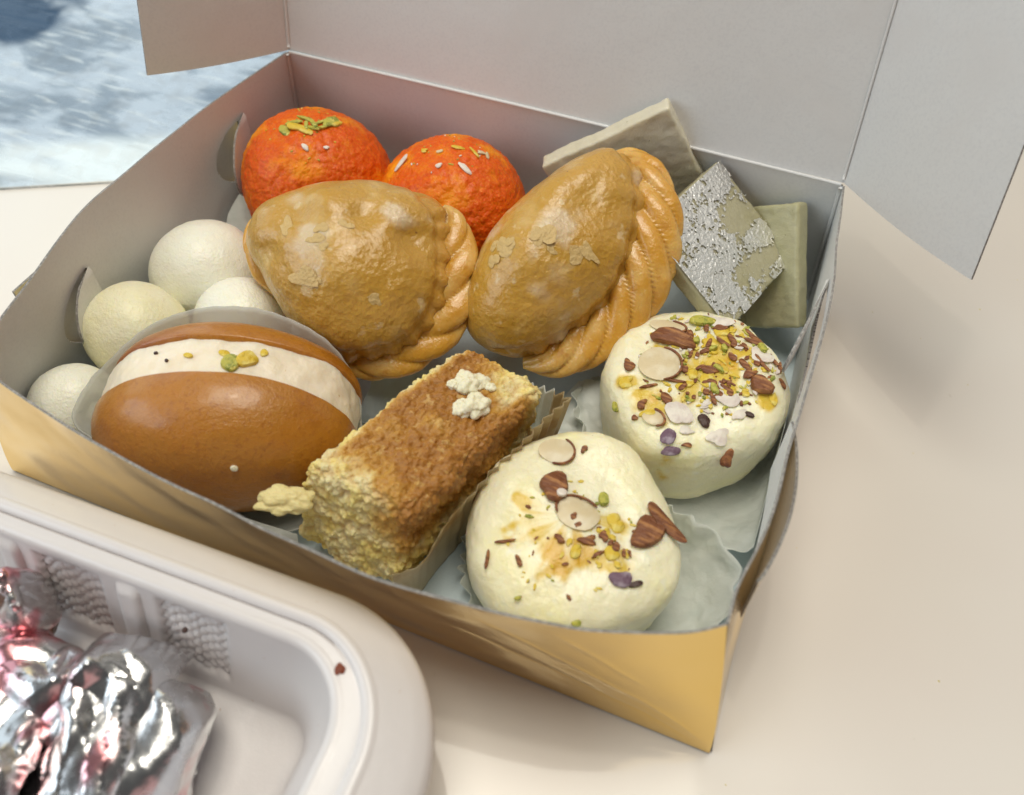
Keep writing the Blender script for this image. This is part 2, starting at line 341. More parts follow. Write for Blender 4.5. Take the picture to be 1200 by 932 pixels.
m_paperblue = M("blue_grey_paper", (.52, .58, .60), .4, bumps=[('noise', 5, .03, 4.)], transl=(.3, (.6, .68, .72), .2))
m_paperbrown = M("greasy_paper", (.66, .57, .36), .35, layers=[('noise', .9, .48, .66, (.42, .25, .08), 4.)], bumps=[('noise', 6, .03, 4.)], transl=(.35, (.66, .48, .22), .15), coat=.3)
m_film = M("clear_plastic_cup", (.78, .78, .74), .16, bumps=[('noise', 3, .03, 4.), ('noise', 16, .008, 4.)], transl=(.3, (.85, .86, .80), .42), coat=.6, coatr=.08)
m_crumb_red = M("reddish_crumb", (.22, .05, .02), .5, bumps=[('noise', 10, .05, 4.)])

# ------------------------------------------------------------------ table and steel sheet
def poly_slab(name, pts, z0, z1, mat, bevel=0, **k):
    n = len(pts); V = [(x, y, z0) for x, y in pts]+[(x, y, z1) for x, y in pts]
    F = [tuple(range(n))[::-1], tuple(range(n, 2*n))]+[(i, (i+1) % n, n+(i+1) % n, n+i) for i in range(n)]
    return mesh(name, V, F, mat, smooth=False, **k)
poly_slab("table", [(-70, -50), (110, -50), (110, 110), (-70, 110)], -2.5, -.02, m_table, kind='structure')
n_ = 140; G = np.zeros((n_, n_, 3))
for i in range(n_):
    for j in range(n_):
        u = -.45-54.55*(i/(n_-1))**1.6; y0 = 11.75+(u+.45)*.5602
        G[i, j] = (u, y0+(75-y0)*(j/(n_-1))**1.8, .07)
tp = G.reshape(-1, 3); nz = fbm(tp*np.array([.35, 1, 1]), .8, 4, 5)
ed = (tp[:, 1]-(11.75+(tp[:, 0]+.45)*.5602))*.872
dark_refl = np.exp(-(((tp[:, 0]+15.0)/2.5)**2+((tp[:, 1]-16.4)/2.7)**2)**1.3)*(1+1.0*nz+.6*fbm(tp*np.array([.5, 2, 1]), 1.2, 4, 21))*1.25+.30*np.exp(-((ed-3.9)/1.3)**2)*(1+1.8*fbm(tp*np.array([.4, 1.2, 1]), .8, 4, 9))  # dark window reflection painted into the steel colour, with a fainter streaky band
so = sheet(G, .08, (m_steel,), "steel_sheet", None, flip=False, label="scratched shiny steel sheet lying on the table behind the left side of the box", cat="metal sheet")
a_ = so.data.attributes.new('dark_reflection', 'FLOAT', 'POINT'); vals = np.zeros(len(so.data.vertices), dtype=np.float32); vals[:len(tp)] = np.clip(dark_refl, 0, 1); a_.data.foreach_set('value', vals)
a_ = so.data.attributes.new('warm_reflection', 'FLOAT', 'POINT'); vals = np.zeros(len(so.data.vertices), dtype=np.float32); vals[:len(tp)] = np.clip(sstep(3.4, .8, ed)*(1+.9*nz), 0, 1); a_.data.foreach_set('value', vals)  # warm light reflected near the edge, painted into the steel colour

# ------------------------------------------------------------------ sweet box
box = empty("sweet_box", (8, 6.35, 0), label="open gold cardboard sweet box with white inside and raised lid, standing on the table", cat="box")
H = 4.0; TH = .045
bot = {'A': (0, 0), 'D': (16.05, 0), 'C': (15.88, 12.66), 'B': (.1, 12.6)}
rimF = [(1.28, .37), (1.95, .05), (4.2, -.36), (6.11, -.53), (7.86, -.67), (9.94, -.79), (11.75, -.65), (12.79, -.47), (13.54, -.29), (14.73, .17), (15.31, .55)]
rimR = [(15.31, .55), (15.32, .91), (15.35, 1.29), (15.6, 2.75), (15.68, 5.31), (15.75, 6.95), (15.74, 8.77), (15.64, 10.19), (15.52, 12.17)]
rimB = [(.60, 12.09), (5.22, 12.25), (9.41, 12.38), (15.52, 12.17)]
rimL = [(1.28, .37), (.87, 1.2), (.47, 2.82), (.08, 4.5), (.04, 6.09), (.11, 8.27), (.32, 10.18), (.60, 12.09)]
def wall(name, b0, b1, rim, outsign, mask=None, nu=120, nv=40, power=1.0, wob=.02, seed=0, zoff=0):
    R = resample(crom([(x, y) for x, y in rim], 10), nu)
    # parameter of each rim point along the chord gives its foot on the straight base line
    d = np.r_[0, np.cumsum(np.linalg.norm(np.diff(R, axis=0), axis=1))]; d /= d[-1]
    B = np.array(b0)+(np.array(b1)-np.array(b0))*d[:, None]
    t = np.linspace(0, 1, nv)
    XY = B[:, None]+(R-B)[:, None]*(t[None, :, None]**power)
    Z = np.broadcast_to((.03+t*(H-.03))[None, :], (nu, nv))
    G = np.dstack([XY, Z])
    du = np.gradient(G, axis=0); dv = np.gradient(G, axis=1); N = np.cross(du, dv); N /= np.linalg.norm(N, axis=2, keepdims=True)
    if name == "front_wall":
        X_, Z_ = G[..., 0], G[..., 2]
        for (xa, za, xb, zb, am, wd) in ((11.6, 3.3, 15.9, .35, .045, .07), (12.9, 3.6, 14.6, 1.9, .035, .06), (11.0, 2.3, 15.7, .25, -.03, .08)):
            L_ = math.hypot(xb-xa, zb-za); tx, tz = (xb-xa)/L_, (zb-za)/L_
            al = (X_-xa)*tx+(Z_-za)*tz; pe = (X_-xa)*tz-(Z_-za)*tx+.06*vnoise(G, 1.5, 5)
            G = G+N*(am*.38*np.exp(-(np.abs(pe)/(wd*.7)))*sstep(-.1, .5, al)*sstep(L_+.1, L_-.5, al))[..., None]
    env = (np.sin(np.pi*np.clip(d, 0, 1))[:, None]*np.sin(np.pi*t*.5)[None, :])**.5
    G = G+N*(fbm(G, .5, 2, seed)*wob*env)[..., None]
    return sheet(G, TH, (m_card, m_gold, m_edge), name, box, mask=mask(G) if mask else None, flip=(outsign < 0))
def holemask(cond):
    def f(G):
        c = (G[:-1, :-1]+G[1:, 1:])/2
        return ~cond(c[..., 0], c[..., 1], c[..., 2])
    return f
# floor
g = np.zeros((30, 24, 3)); 
for i in range(30):
    for j in range(24):
        u, v = i/29, j/23
        p = np.array(bot['A'])*(1-u)*(1-v)+np.array(bot['D'])*u*(1-v)+np.array(bot['C'])*u*v+np.array(bot['B'])*(1-u)*v
        g[i, j] = (p[0], p[1], .07)
sheet(g, .06, (m_floorcard, m_gold, m_edge), "floor_panel", box, flip=True)
wall("front_wall", bot['A'], bot['D'], rimF, 1, power=1.25, wob=.06, seed=3, nu=420, nv=90)
wall("back_wall", bot['B'], bot['C'], rimB, -1, wob=.02, seed=5)
wall("right_wall", bot['D'], bot['C'], rimR, 1, wob=.05, seed=7, nu=420, nv=130, mask=holemask(lambda x, y, z: ((y-7.9)/1.5)**2+((z-2.95-.12*(y-7.9))/.62)**2 < 1))
wall("left_wall", bot['A'], bot['B'], rimL, -1, wob=.05, seed=9, nu=420, nv=130, mask=holemask(lambda x, y, z: (((y-9.9)/1.15)**2+((z-2.25)/.85)**2 < 1) & (y < 9.9) | (((y-3.9)/1.35)**2+((z-2.0)/.9)**2 < 1) & (y < 3.9)))
def tabflap(name, yh, z0, z1, reach, sgn, x0, tip):
    """half round locking tab hinged at y = yh and bent into the box"""
    nu, nv = 24, 20; G = np.zeros((nu, nv, 3))
    for i in range(nu):
        s = i/(nu-1)
        for j in range(nv):
            t = j/(nv-1)*2-1
            ext = math.sqrt(max(0, 1-t*t))*reach
            w = s*ext
            G[i, j] = (x0+sgn*tip*(w/reach)**1.3, yh-w, (z0+z1)/2+t*(z1-z0)/2)
    return sheet(G, .05, (m_card, m_card, m_edge), name, box, flip=sgn > 0)
tabflap("locking_tab", 10.1, 1.2, 3.25, 1.7, 1, .30, .62)
tabflap("locking_tab", 3.9, 1.0, 2.95, 1.35, 1, .22, .5)
tabflap("locking_tab", 9.2, 2.2, 3.7, 2.2, -1, 15.72, .35)
# glued outer flap standing off the right wall near the front corner
G = np.zeros((50, 14, 3))
for i in range(50):
    s = i/49
    for j in range(14):
        t = j/13; y = 1.5+s*3.6; bow = math.sin(math.pi*s)**.8
        G[i, j] = (15.62+.30*bow*(.25+.75*t)+.06*(1-t), y, 2.0+t*(1.85-.25*s*t))
sheet(G, .05, (m_card, m_gold, m_edge), "glue_flap", box, flip=False)
for y0, y1 in ((8.2, 10.6), (2.2, 4.4)):
    G = np.array([[(-.13+.05*(t-.5)+(.0 if y0 > 5 else .16), y0+(y1-y0)*q, .7+2.9*t) for t in np.linspace(0, 1, 10)] for q in np.linspace(0, 1, 12)])
    sheet(G, .05, (m_card, m_gold, m_edge), "outer_layer", box, flip=True)
# lid: back panel leaning back 12 degrees, two side flaps, creases
LB = np.array([.60, 12.17, 4.03]); LC = np.array([15.52, 12.25, 4.03])
ca, sa = math.cos(math.radians(9)), math.sin(math.radians(12))
def lidpt(u, h):
    p = LB+(LC-LB)*u; inset = lerp(-.04*h*0-.0, -.085*h, u) if True else 0
    return p+np.array([inset, sa*h, ca*h])
LH = 12.4
G = np.array([[lidpt(u, h) for h in np.linspace(0, LH, 60)] for u in np.linspace(0, 1, 70)])
G[..., 1] += .05*fbm(G, .22, 2, 4)*sstep(0, 3, G[..., 2]-4)
sheet(G, .06, (m_card, m_gold, m_edge), "lid_panel", box, flip=True)
def flap(name, u, tipbase, outdir_top, flip, grow):
    a0 = lidpt(u, .04); G = np.zeros((30, 50, 3))
    for j in range(50):
        h = LH*j/49; a = lidpt(u, h)
        for i in range(30):
            s = i/29
            tip = tipbase+(a-a0)+np.array(outdir_top)*h
            p = a+(tip-a)*s
            p = p+np.array([0, -.16*math.sin(math.pi*s), 0])*(1 if name else 1)
            G[j if False else i, j] = p
    return sheet(G, .06, (m_card, m_gold, m_edge), name, box, flip=flip)
flap("lid_side_flap", 1, np.array([18.25, 9.32, 4.55]), (-.02, .06, 0), True, 0)
flap("lid_side_flap", 0, np.array([-1.25, 8.82, 4.66]), (.05, .03, 0), False, 0)
for nm, pts, r in (("hinge_crease", [LB+np.array([.05, -.06, -.02]), (LB+LC)/2+np.array([0, -.02, 0]), LC+np.array([-.05, -.06, -.02])], .042),
                   ("side_crease", [lidpt(1, h)+np.array([-.03, -.03, 0]) for h in (0.1, 3, 6, 12)], .03), ("side_crease", [lidpt(0, h)+np.array([.03, -.03, 0]) for h in (0.1, 3, 6, 12)], .04)):
    V, F = tube(crom(pts, 12), r, 8); mesh(nm, V, F, m_card, box)
for (nm, a, b) in (("corner_crease", (.13, 12.5, .1), (.62, 12.05, 3.97)), ("corner_crease", (15.82, 12.55, .1), (15.48, 12.12, 3.97))):
    V, F = tube(crom([a, tuple((np.array(a)+np.array(b))/2), b], 8), .05, 8); mesh(nm, V, F, m_card, box)

# ------------------------------------------------------------------ round sweets
def noisy(V, c, amp, scale, seed, octs=3):
    d = V-np.array(c); L = np.linalg.norm(d, axis=1, keepdims=True)
    return V+d/L*(fbm(V, scale, octs, seed)*amp)[:, None]
surf = {}
def bvh(key, V, F): surf[key] = BVHTree.FromPolygons([tuple(v) for v in V], [tuple(int(i) for i in f) for f in F])

def laddoo(c, r, seed, flat, label):
    fr = frame((.1*flat, -.05, 1)); V, F = blob(c, fr, [r], r*.95, r*.93, 200, 110, e=(.95, 1.0))
    V = noisy(V, c, .10, .55, seed, 2)
    n = normals(V, F); w = worley(V, 5.2, seed)
    V = V+n*((.5-w)*.05+fbm(V, 5, 3, seed+5)*.035)[:, None]
    o = mesh("laddoo", V, F, m_laddoo, label=label, cat="sweet", group="orange laddoos at the back of the box", origin=(c[0], c[1], .1), attr={'mottle': sstep(.2, -1.2, V[:, 2]-c[2])*0+np.clip(fbm(V, .7, 2, seed+9), 0, 1)})  # attribute is random mottling towards a deeper orange
    surf[o.name] = BVHTree.FromPolygons([tuple(v) for v in V], [tuple(int(i) for i in f) for f in F])
    return o
lad1 = laddoo((2.60, 9.62, 2.02), 1.97, 21, 1, "orange laddoo with a heap of green pistachio pieces, nearer the left wall of the box")
lad2 = laddoo((6.42, 9.98, 2.0), 1.97, 33, -1, "orange laddoo with a few scattered pale nut slivers, right of the pistachio topped one")

def rasg(c, r, seed, label, mat, sq=.97):
    fr = frame((.1, .05, 1)); V, F = blob(c, fr, [r], r*sq, r*sq, 140, 80)
    V = noisy(V, c, .08, .6, seed, 3); V = noisy(V, c, .012, 6, seed+3, 3)
    return mesh("rasgulla", V, F, mat, label=label, cat="sweet", group="white rasgulla balls along the left wall of the box", origin=(c[0], c[1], .1))
rasg((1.50, 5.96, 1.42), 1.37, 1, "largest white rasgulla ball, farthest back of the pale balls beside the left box wall", m_rasgulla)
rasg((1.32, 3.52, 1.62), 1.18, 2, "yellowish rasgulla ball leaning by the front slot tab of the left wall", m_rasgulla2)
rasg((3.30, 4.82, 1.45), 1.12, 3, "white rasgulla ball half hidden between the plastic cup and the left gujiya", m_rasgulla)
rasg((1.22, 1.35, 1.35), .93, 4, "small white rasgulla ball in the near left corner of the box", m_rasgulla)

# ------------------------------------------------------------------ gujiya
def rope(path, w, pitch, n, seed, ndir, flat=.62, lob=.36, strands=3):
    """twisted crimped dough edge along a path: w = half widths along it"""
    P = resample(crom(path, 12), n); T = np.gradient(P, axis=0); T /= np.linalg.norm(T, axis=1, keepdims=True)
    ndir = np.array(ndir, float); ndir /= np.linalg.norm(ndir)
    S = np.cross(T, ndir); S /= np.linalg.norm(S, axis=1, keepdims=True); Nn = np.cross(S, T)
    d = np.r_[0, np.cumsum(np.linalg.norm(np.diff(P, axis=0), axis=1))]
    W = np.interp(np.linspace(0, 1, n), np.linspace(0, 1, len(w)), w)
    nv = 48; ps = np.linspace(0, 2*np.pi, nv, endpoint=False)
    ph = strands*ps[None, :]*1.0+2*np.pi*strands*d[:, None]/pitch+.5*vnoise(P, .8, seed)[:, None]
    saw = (ph/(2*np.pi)) % 1.0
    r = 1-lob*.5+lob*(np.clip(np.abs(np.sin(ph/2)), 0, 1)**.55*1.0-.3)
    r = r*(1+.05*fbm(np.dstack([np.broadcast_to(d[:, None], ph.shape), np.cos(ps)[None]*np.ones_like(ph), np.sin(ps)[None]*np.ones_like(ph)]), 1.6, 3, seed))
    V = P[:, None]+W[:, None, None]*r[..., None]*(np.cos(ps)[None, :, None]*S[:, None]+flat*np.sin(ps)[None, :, None]*Nn[:, None])
    F = gridf(n, nv, wv=True); V = V.reshape(-1, 3)
    F += [tuple(range(nv))[::-1], tuple(range((n-1)*nv, n*nv))]
    return V, F
def gujiya(name_label, o, n, a, b, rad, top, bot_, crimp, w, seed, pitch, dents, zc):
    pitch = (pitch,)*1 if not isinstance(pitch, tuple) else pitch
    o = np.array(o); a = np.array(a); b = np.array(b); n = np.array(n)
    V, F = blob(o, (a, b, n), rad, top, bot_, 260, 130, e=(.74, 1.0), soft=False)
    rel = V-o; u = rel@a; v = rel@b
    V = noisy(V, o, .12, .40, seed, 2); V = noisy(V, o, .05, 1.6, seed+2, 4)
    V = V+n*(.0*np.exp(-((v-.35*u-.75)/.35)**2)*np.clip(1-(u/2.2)**2, 0, 1)*((V-o)@n > .3))[:, None]
    nn = normals(V, F)
    for (du, dv, rr, amt) in dents:
        V = V+nn*(1.5*amt*np.exp(-((u-du)**2+(v-dv)**2)/rr**2)*((rel@n) > -.2))[:, None]
    C = [o+a*p[0]+b*p[1]+n*(p[2] if len(p) > 2 else 0) for p in crimp]
    CP_ = resample(crom(C, 8), 60); dist = np.min(np.linalg.norm(V[:, None]-CP_[None], axis=2), axis=1)
    bl = np.clip(.42-worley(V, .95, seed+50), 0, 1)*np.clip(vnoise(V, .8, seed+51)*2, 0, 1); V = V+normals(V, F)*(bl*.16)[:, None]
    # the shell is gathered into the crimp: pleats run out of the seam and fade over the belly
    arc = np.argmin(np.linalg.norm(V[:, None]-CP_[None], axis=2), axis=1)/60.
    nn2 = normals(V, F); near = np.exp(-np.clip(dist-.35, 0, 9)/.42)*((V-o)@n > -.1)
    V = V+nn2*(near*(.055*np.sin(arc*2*np.pi*11+1.5*vnoise(V, .9, seed+60))+.05*fbm(V, 2.2, 3, seed+61))-.10*np.exp(-((dist-.62)/.16)**2)*((V-o)@n > .1))[:, None]
    root = mesh("gujiya", V, F, m_dough, label=name_label, cat="pastry", group="glazed half moon gujiya pastries in the middle of the box", origin=(o[0], o[1], .1),
                attr={'brown': np.clip(1.15-dist*1.0, 0, 1)*.8, 'pale': np.clip(fbm(V, .9, 4, seed+7)*1.6-.15+.55*np.exp(-((u+.75)/.55)**2-((v-.55)/.5)**2)*(1+fbm(V, 2.5, 4, seed+8)*1.5), 0, 1)})
    V2, F2 = rope(C, w, pitch[0], 420, seed, n, strands=pitch[1])
    V2 = V2+normals(V2, F2)*(fbm(V2, 3, 4, seed)*.03)[:, None]
    mesh("crimped_edge", V2, F2, m_crimp, root)
    T = BVHTree.FromPolygons([tuple(x) for x in V], [tuple(int(i) for i in f) for f in F])
    surf[root.name] = T
    # flaky sugar and crust scales that stand up from the glaze
    rng = random.Random(seed)
    for k in range(9):
        du, dv = rng.uniform(-1.2, .9), rng.uniform(-1.1, .9)
        hit = T.ray_cast(Vector(o+a*du+b*dv+n*6), Vector(-n))
        if hit[0] is None: continue
        flakes(root, hit[0], hit[1], rng.uniform(.22, .6), rng.uniform(.15, .4), rng.uniform(0, 180), m_sugar, rng.randint(0, 999), "sugar_flake", .012, lump=1.1, lift=.002)
    return root
def flakes(parent, p, nrm, w, h, rot, mat, seed, name, th=.05, lump=.25, lift=None, bend=0., sharp=False):
    """small irregular chip lying on a surface"""
    nrm = np.array(nrm, float); nrm /= np.linalg.norm(nrm)
    if nrm[2] < 0 and abs(nrm[2]) > .3: nrm = -nrm
    a, b, n = frame(nrm, (math.cos(math.radians(rot)), math.sin(math.radians(rot)), 0))
    rng = random.Random(seed); nt = 22
    V = []; F = []
    prof = [(-1, .80), (-.35, 1.), (.35, 1.), (1, .86)]
    ks = [1+lump*rng.uniform(-.6, .6) for _ in range(7)]; jit = [rng.uniform(-.04, .04)*(lump > .3) for _ in range(22)]
    cur = [rng.uniform(-.5, .5) for _ in range(3)]
    for z, s in prof:
        for i in range(nt):
            t = 2*math.pi*i/nt; f = t/(2*math.pi)*7; k = int(f) % 7; q = f-int(f); q = q*q*(3-2*q) if lump < .3 else q; rr = (ks[k]*(1-q)+ks[(k+1) % 7]*q)*s*(1+jit[i])/(1 if lump < .3 else max(abs(math.cos(t))**4+abs(math.sin(t))**4, .1)**.12)
            x, y = w/2*rr*math.cos(t), h/2*rr*math.sin(t)
            zz = z*th/2+bend*(x/(w/2))**2*w*.3+cur[0]*x*y/max(w, h)*.4
            V.append(np.array(p)+a*x+b*y+n*(zz+(lift if lift is not None else th*.3)))
    for r_ in range(3):
        for i in range(nt): F.append((r_*nt+i, r_*nt+(i+1) % nt, (r_+1)*nt+(i+1) % nt, (r_+1)*nt+i))
    F.append(tuple(range(nt))[::-1])
    c = len(V); V.append(np.mean(V[3*nt:4*nt], axis=0)+n*th*.12)
    for i in range(nt): F.append((3*nt+i, 3*nt+(i+1) % nt, c))
    o = mesh(name, V, F, mat, parent, origin=tuple(p))
    try: o.data.set_sharp_from_angle(angle=math.radians(48))
    except Exception: pass
    return o

FRG = ([0.178, -0.48, 0.859], [0.927, 0.374, 0.017], [-0.329, 0.794, 0.512])
guj1 = gujiya("left gujiya pastry with a thin twisted edge, in front of the laddoos",
    [5.63, 6.09, 2.9], *FRG,
    [2.02, 1.86, 1.74, 1.74, 1.82, 1.92, 2.04, 2.1, 2.16, 2.28, 2.38, 2.36, 2.32, 2.38, 2.66, 2.5, 2.24, 2.14, 2.08, 2.11, 2.18, 2.3, 2.52, 2.42], 1.45, 1.5,
    [(2.1, 1.42, .12), (2.36, 1.12, .12), (2.44, .6, .12), (2.42, -.1, .12), (2.28, -.95, .05), (1.8, -1.58, -.05), (1.14, -1.97, -.12), (.47, -2.10, -.2), (-.1, -1.91, -.3), (-.65, -1.62, -.4)],
    [.14, .38, .50, .54, .54, .52, .48, .44, .36, .26, .08], 41, (3.0, 3), [(-.9, .9, .5, -.14), (-.3, 1.2, .5, .09), (-1.5, .1, .4, -.12), (1.6, .4, .35, -.14), (.1, -.3, .8, .12), (.6, .9, .3, -.06)], 0)
o_ = np.array([5.63, 6.09, 2.9]); n_3, a_3, b_3 = [np.array(x) for x in FRG]
V2, F2 = rope([o_+a_3*p[0]+b_3*p[1]+n_3*p[2] for p in ((-1.7, 1.5, -.25), (-2.02, 1.22, -.1), (-2.18, .72, -.1), (-2.0, .1, -.2), (-1.7, -.45, -.4))], [.08, .24, .30, .26, .08], 2.6, 160, 44, n_3, strands=2)
mesh("crimped_edge", V2, F2, m_crimp, guj1)
guj2 = gujiya("right gujiya pastry with a broad golden rope crimp, in front of the barfi squares",
    [9.64, 8.11, 2.9], *FRG,
    [1.52, 1.78, 2.12, 2.44, 2.42, 2.34, 2.08, 1.84, 1.76, 1.72, 1.80, 1.92, 2.14, 2.42, 2.74, 3.14, 3.12, 2.34, 1.82, 1.54, 1.42, 1.38, 1.38, 1.42], 1.45, 1.5,
    [(1.5, 2.72, -.35), (2.0, 2.62, -.1), (2.34, 2.1, .25), (2.47, 1.34, .36), (2.42, .5, .38), (2.17, -.40, .3), (1.75, -1.15, .1), (1.0, -1.85, 0), (.22, -2.27, -.1), (-.5, -2.32, -.2)],
    [.06, .28, .46, .60, .68, .70, .68, .62, .54, .42, .12], 57, (-4.2, 5), [(-.3, -.3, .8, .12), (.9, .9, .6, -.10), (.3, 1.2, .5, .06)], 0)

# ------------------------------------------------------------------ barfi squares
def barfi(o, e1, e2, size, th, mat, seed, label, leaf=False):
    e1 = np.array(e1, float); e1 /= np.linalg.norm(e1); e2 = np.array(e2, float); e2 -= (e2@e1)*e1; e2 /= np.linalg.norm(e2); n = np.cross(e1, e2)
    U, F = rbox(56, 56, 8); half = np.array([size[0]/2, size[1]/2, th/2]); p = rounded(U, half, .07)
    p = p+np.stack([fbm(p, .9, 3, seed)*.05, fbm(p, .9, 3, seed+5)*.05, fbm(p, .8, 3, seed+9)*.025], 1)
    o = np.array(o)-n*th/2
    V = o+p[:, :1]*e1+p[:, 1:2]*e2+p[:, 2:]*n
    V = V+normals(V, F)*(fbm(V, 6, 4, seed)*.022+np.minimum(0, fbm(V, 2.2, 3, seed+2)+.25)*.10*(np.linalg.norm(np.abs(p)/half, axis=1) > 1.35))[:, None]
    root = mesh("barfi", V, F, mat, label=label, cat="sweet", group="square barfi slabs in the back right corner of the box", origin=(o[0], o[1], V[:, 2].min()))
    if leaf:
        nn = 300; t = np.linspace(-1, 1, nn); A, B = np.meshgrid(t*half[0]*.985, t*half[1]*.985, indexing='ij')
        q = np.dstack([A, B, np.zeros_like(A)])
        hgt = th/2+.030+.006*np.abs(fbm(q, 6, 4, 3))+fbm(q, .8, 3, seed+9)*.025+.004*fbm(q, 14, 3, 6)
        a_, b_ = A/half[0], B/half[1]
        # leaf covers the lower left and left of the face, torn open near the top right edge
        gz = lambda a0, b0, sa_, sb_: np.exp(-((a_-a0)/sa_)**2-((b_-b0)/sb_)**2)
        cover = .30-1.0*gz(-.12, .50, .33, .36)-.95*gz(.66, .45, .17, .55)-.5*gz(.5, .0, .12, .3)+.75*gz(.32, .72, .17, .22)+.5*gz(-.85, .8, .25, .25)-.7*gz(.1, 1.0, .9, .09)-.35*gz(.97, .2, .08, 1)
        m_ = cover+.55*fbm(q, 2.6, 5, 12)+.45*fbm(q, 9, 4, 31)+.4*fbm(q, 22, 3, 44) > 0
        G = o+A[..., None]*e1+B[..., None]*e2+hgt[..., None]*n
        mk = m_[:-1, :-1] & m_[1:, 1:]
        F2 = []; V2 = G.reshape(-1, 3)
        for i in range(nn-1):
            for j in range(nn-1):
                if mk[i, j]: F2.append((i*nn+j, (i+1)*nn+j, (i+1)*nn+j+1, i*nn+j+1))
        used = np.unique(np.array(F2)); mp = -np.ones(len(V2), int); mp[used] = np.arange(len(used))
        mesh("silver_leaf", V2[used], [tuple(mp[list(f)]) for f in F2], m_silver, root)
    return root
_e1 = np.array([.797, .246, .55]); _e1 /= np.linalg.norm(_e1); _d = np.array([.45, .1, -.88]); _d -= (_d@_e1)*_e1; _d /= np.linalg.norm(_d)
barfi(np.array([8.45, 11.0, 3.25])+_e1*1.72+_d*1.55, _e1, -_d, (3.44, 3.1), .5, m_barfi_l, 3, "plain grey beige barfi slab standing highest, leaning over the hinge of the lid")
# green slab standing in the back right corner
BR = np.array([15.62, 9.95, 1.40]); TR = np.array([14.68, 11.72, 3.52]); e2_ = (TR-BR)/np.linalg.norm(TR-BR); e1_ = np.array([.83, -.31, .42]); e1_ -= (e1_@e2_)*e2_; e1_ /= np.linalg.norm(e1_)
barfi(BR-e1_*1.45+e2_*1.5, e1_, e2_, (2.9, 3.0), .5, m_barfi_g, 8, "dull green barfi slab standing behind the silver covered one, nearest the right wall")
barfi((13.34, 10.25, 3.05), (0.803, -0.245, -0.543), (0.294, 0.956, 0.003), (3.05, 3.25), .45, m_barfi, 5, "barfi slab covered with torn shiny silver leaf, turned like a diamond", leaf=True)

# ------------------------------------------------------------------ filled gulab bun in a plastic cup
go = np.array([5.02, 1.80, 1.90])
ga = np.array([.93, .36, -.04]); gm = np.array([.37, -.93, .03])
ga, gk, gm = frame(gm, ga); gk = -gk if gk[2] < 0 else gk; 
ga_ = np.cross(gk, gm)
if ga_@ga < 0: ga_ = -ga_
def half(o, n, top, rx, ry, seed, taper=1.0):
    a = ga; b = np.cross(n, a)
    V, F = blob(o, (a, b, n), [1.], top, .22, 180, 90, e=(.78, 1.0))
    rel = V-o; u = rel@a; k = rel@gk; q = rel@n
    V = o+np.outer(u*rx, a)+np.outer(k*ry, gk)+np.outer(q, n)
    V = noisy(V, o, .06, .5, seed, 2); V = noisy(V, o, .012, 5, seed+1, 3)
    return V, F
bun = empty("filled_bun", (go[0], go[1], .2), label="brown fried bun split open around white cream, sitting in a clear cup", cat="sweet")
V, F = half(go, gm, 1.58, 2.66, 1.78, 61)
rel = V-go; edge_ = np.clip(1.2-np.abs((rel@gm))*3.0, 0, 1)*np.clip((rel@gk)+.6, 0, 1)
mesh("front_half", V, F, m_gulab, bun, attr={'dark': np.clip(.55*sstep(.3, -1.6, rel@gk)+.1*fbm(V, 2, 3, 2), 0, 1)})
bo = go-gm*1.02-gk*.02
V, F = half(bo, -gm, 1.05, 2.64, 1.80, 67)
rel = V-bo
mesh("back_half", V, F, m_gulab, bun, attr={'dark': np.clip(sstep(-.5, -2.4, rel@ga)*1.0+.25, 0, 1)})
U, F = rbox(90, 20, 90); q = rounded(U, (1, .5, 1), .01)
# cream: a disc between the halves
ang = np.arctan2(U[:, 2], U[:, 0]); rr = np.maximum(np.abs(U[:, 0]), np.abs(U[:, 2]))
X = rr*np.cos(ang); Z = rr*np.sin(ang); bulge = (1-U[:, 1]**2)*.07
co = go-gm*.51
V = co+np.outer(X*(2.55+bulge), ga)+np.outer(Z*(1.69+bulge), gk)+np.outer(-U[:, 1]*.58, gm)
V = V+normals(V, F)*(fbm(V, 1.8, 4, 5)*.10*(rr > .8))[:, None]
mesh("cream_filling", V, F, m_cream, bun)
Tc = BVHTree.FromPolygons([tuple(v) for v in V], [tuple(int(i) for i in f) for f in F])
rng = random.Random(5)
for (du, dm, w, h, mt, nm) in ((.35, .20, .42, .34, m_pist, "pistachio_piece"), (.62, .08, .44, .36, m_yellownut, "nut_crumb"), (.15, -.05, .25, .18, m_yellownut, "nut_crumb"), (.9, -.15, .22, .16, m_yellownut, "nut_crumb"), (-.5, .05, .2, .1, m_yellownut, "nut_crumb"), (-1.2, -.1, .09, .08, m_dark, "dark_speck"), (-.9, .15, .08, .07, m_dark, "dark_speck")):
    hit = Tc.ray_cast(Vector(co+ga*du+gm*dm+gk*5), Vector(-gk))
    if hit[0]: flakes(bun, hit[0], hit[1], w, h, rng.uniform(0, 180), mt, rng.randint(0, 999), nm, .12 if w > .3 else .05)
Tf = BVHTree.FromPolygons([tuple(v) for v in half(go, gm, 1.58, 2.66, 1.78, 61)[0]], half(go, gm, 1.58, 2.66, 1.78, 61)[1])
for (x, z, s) in ((.6, .75, .16), (-.75, .25, .14)):
    hit = Tf.ray_cast(Vector(go+ga*x+gk*z+gm*5), Vector(-gm))
    if hit[0]: flakes(bun, hit[0], hit[1], s, s*.8, 20, m_crumbpale, 4, "sugar_grain", .06)
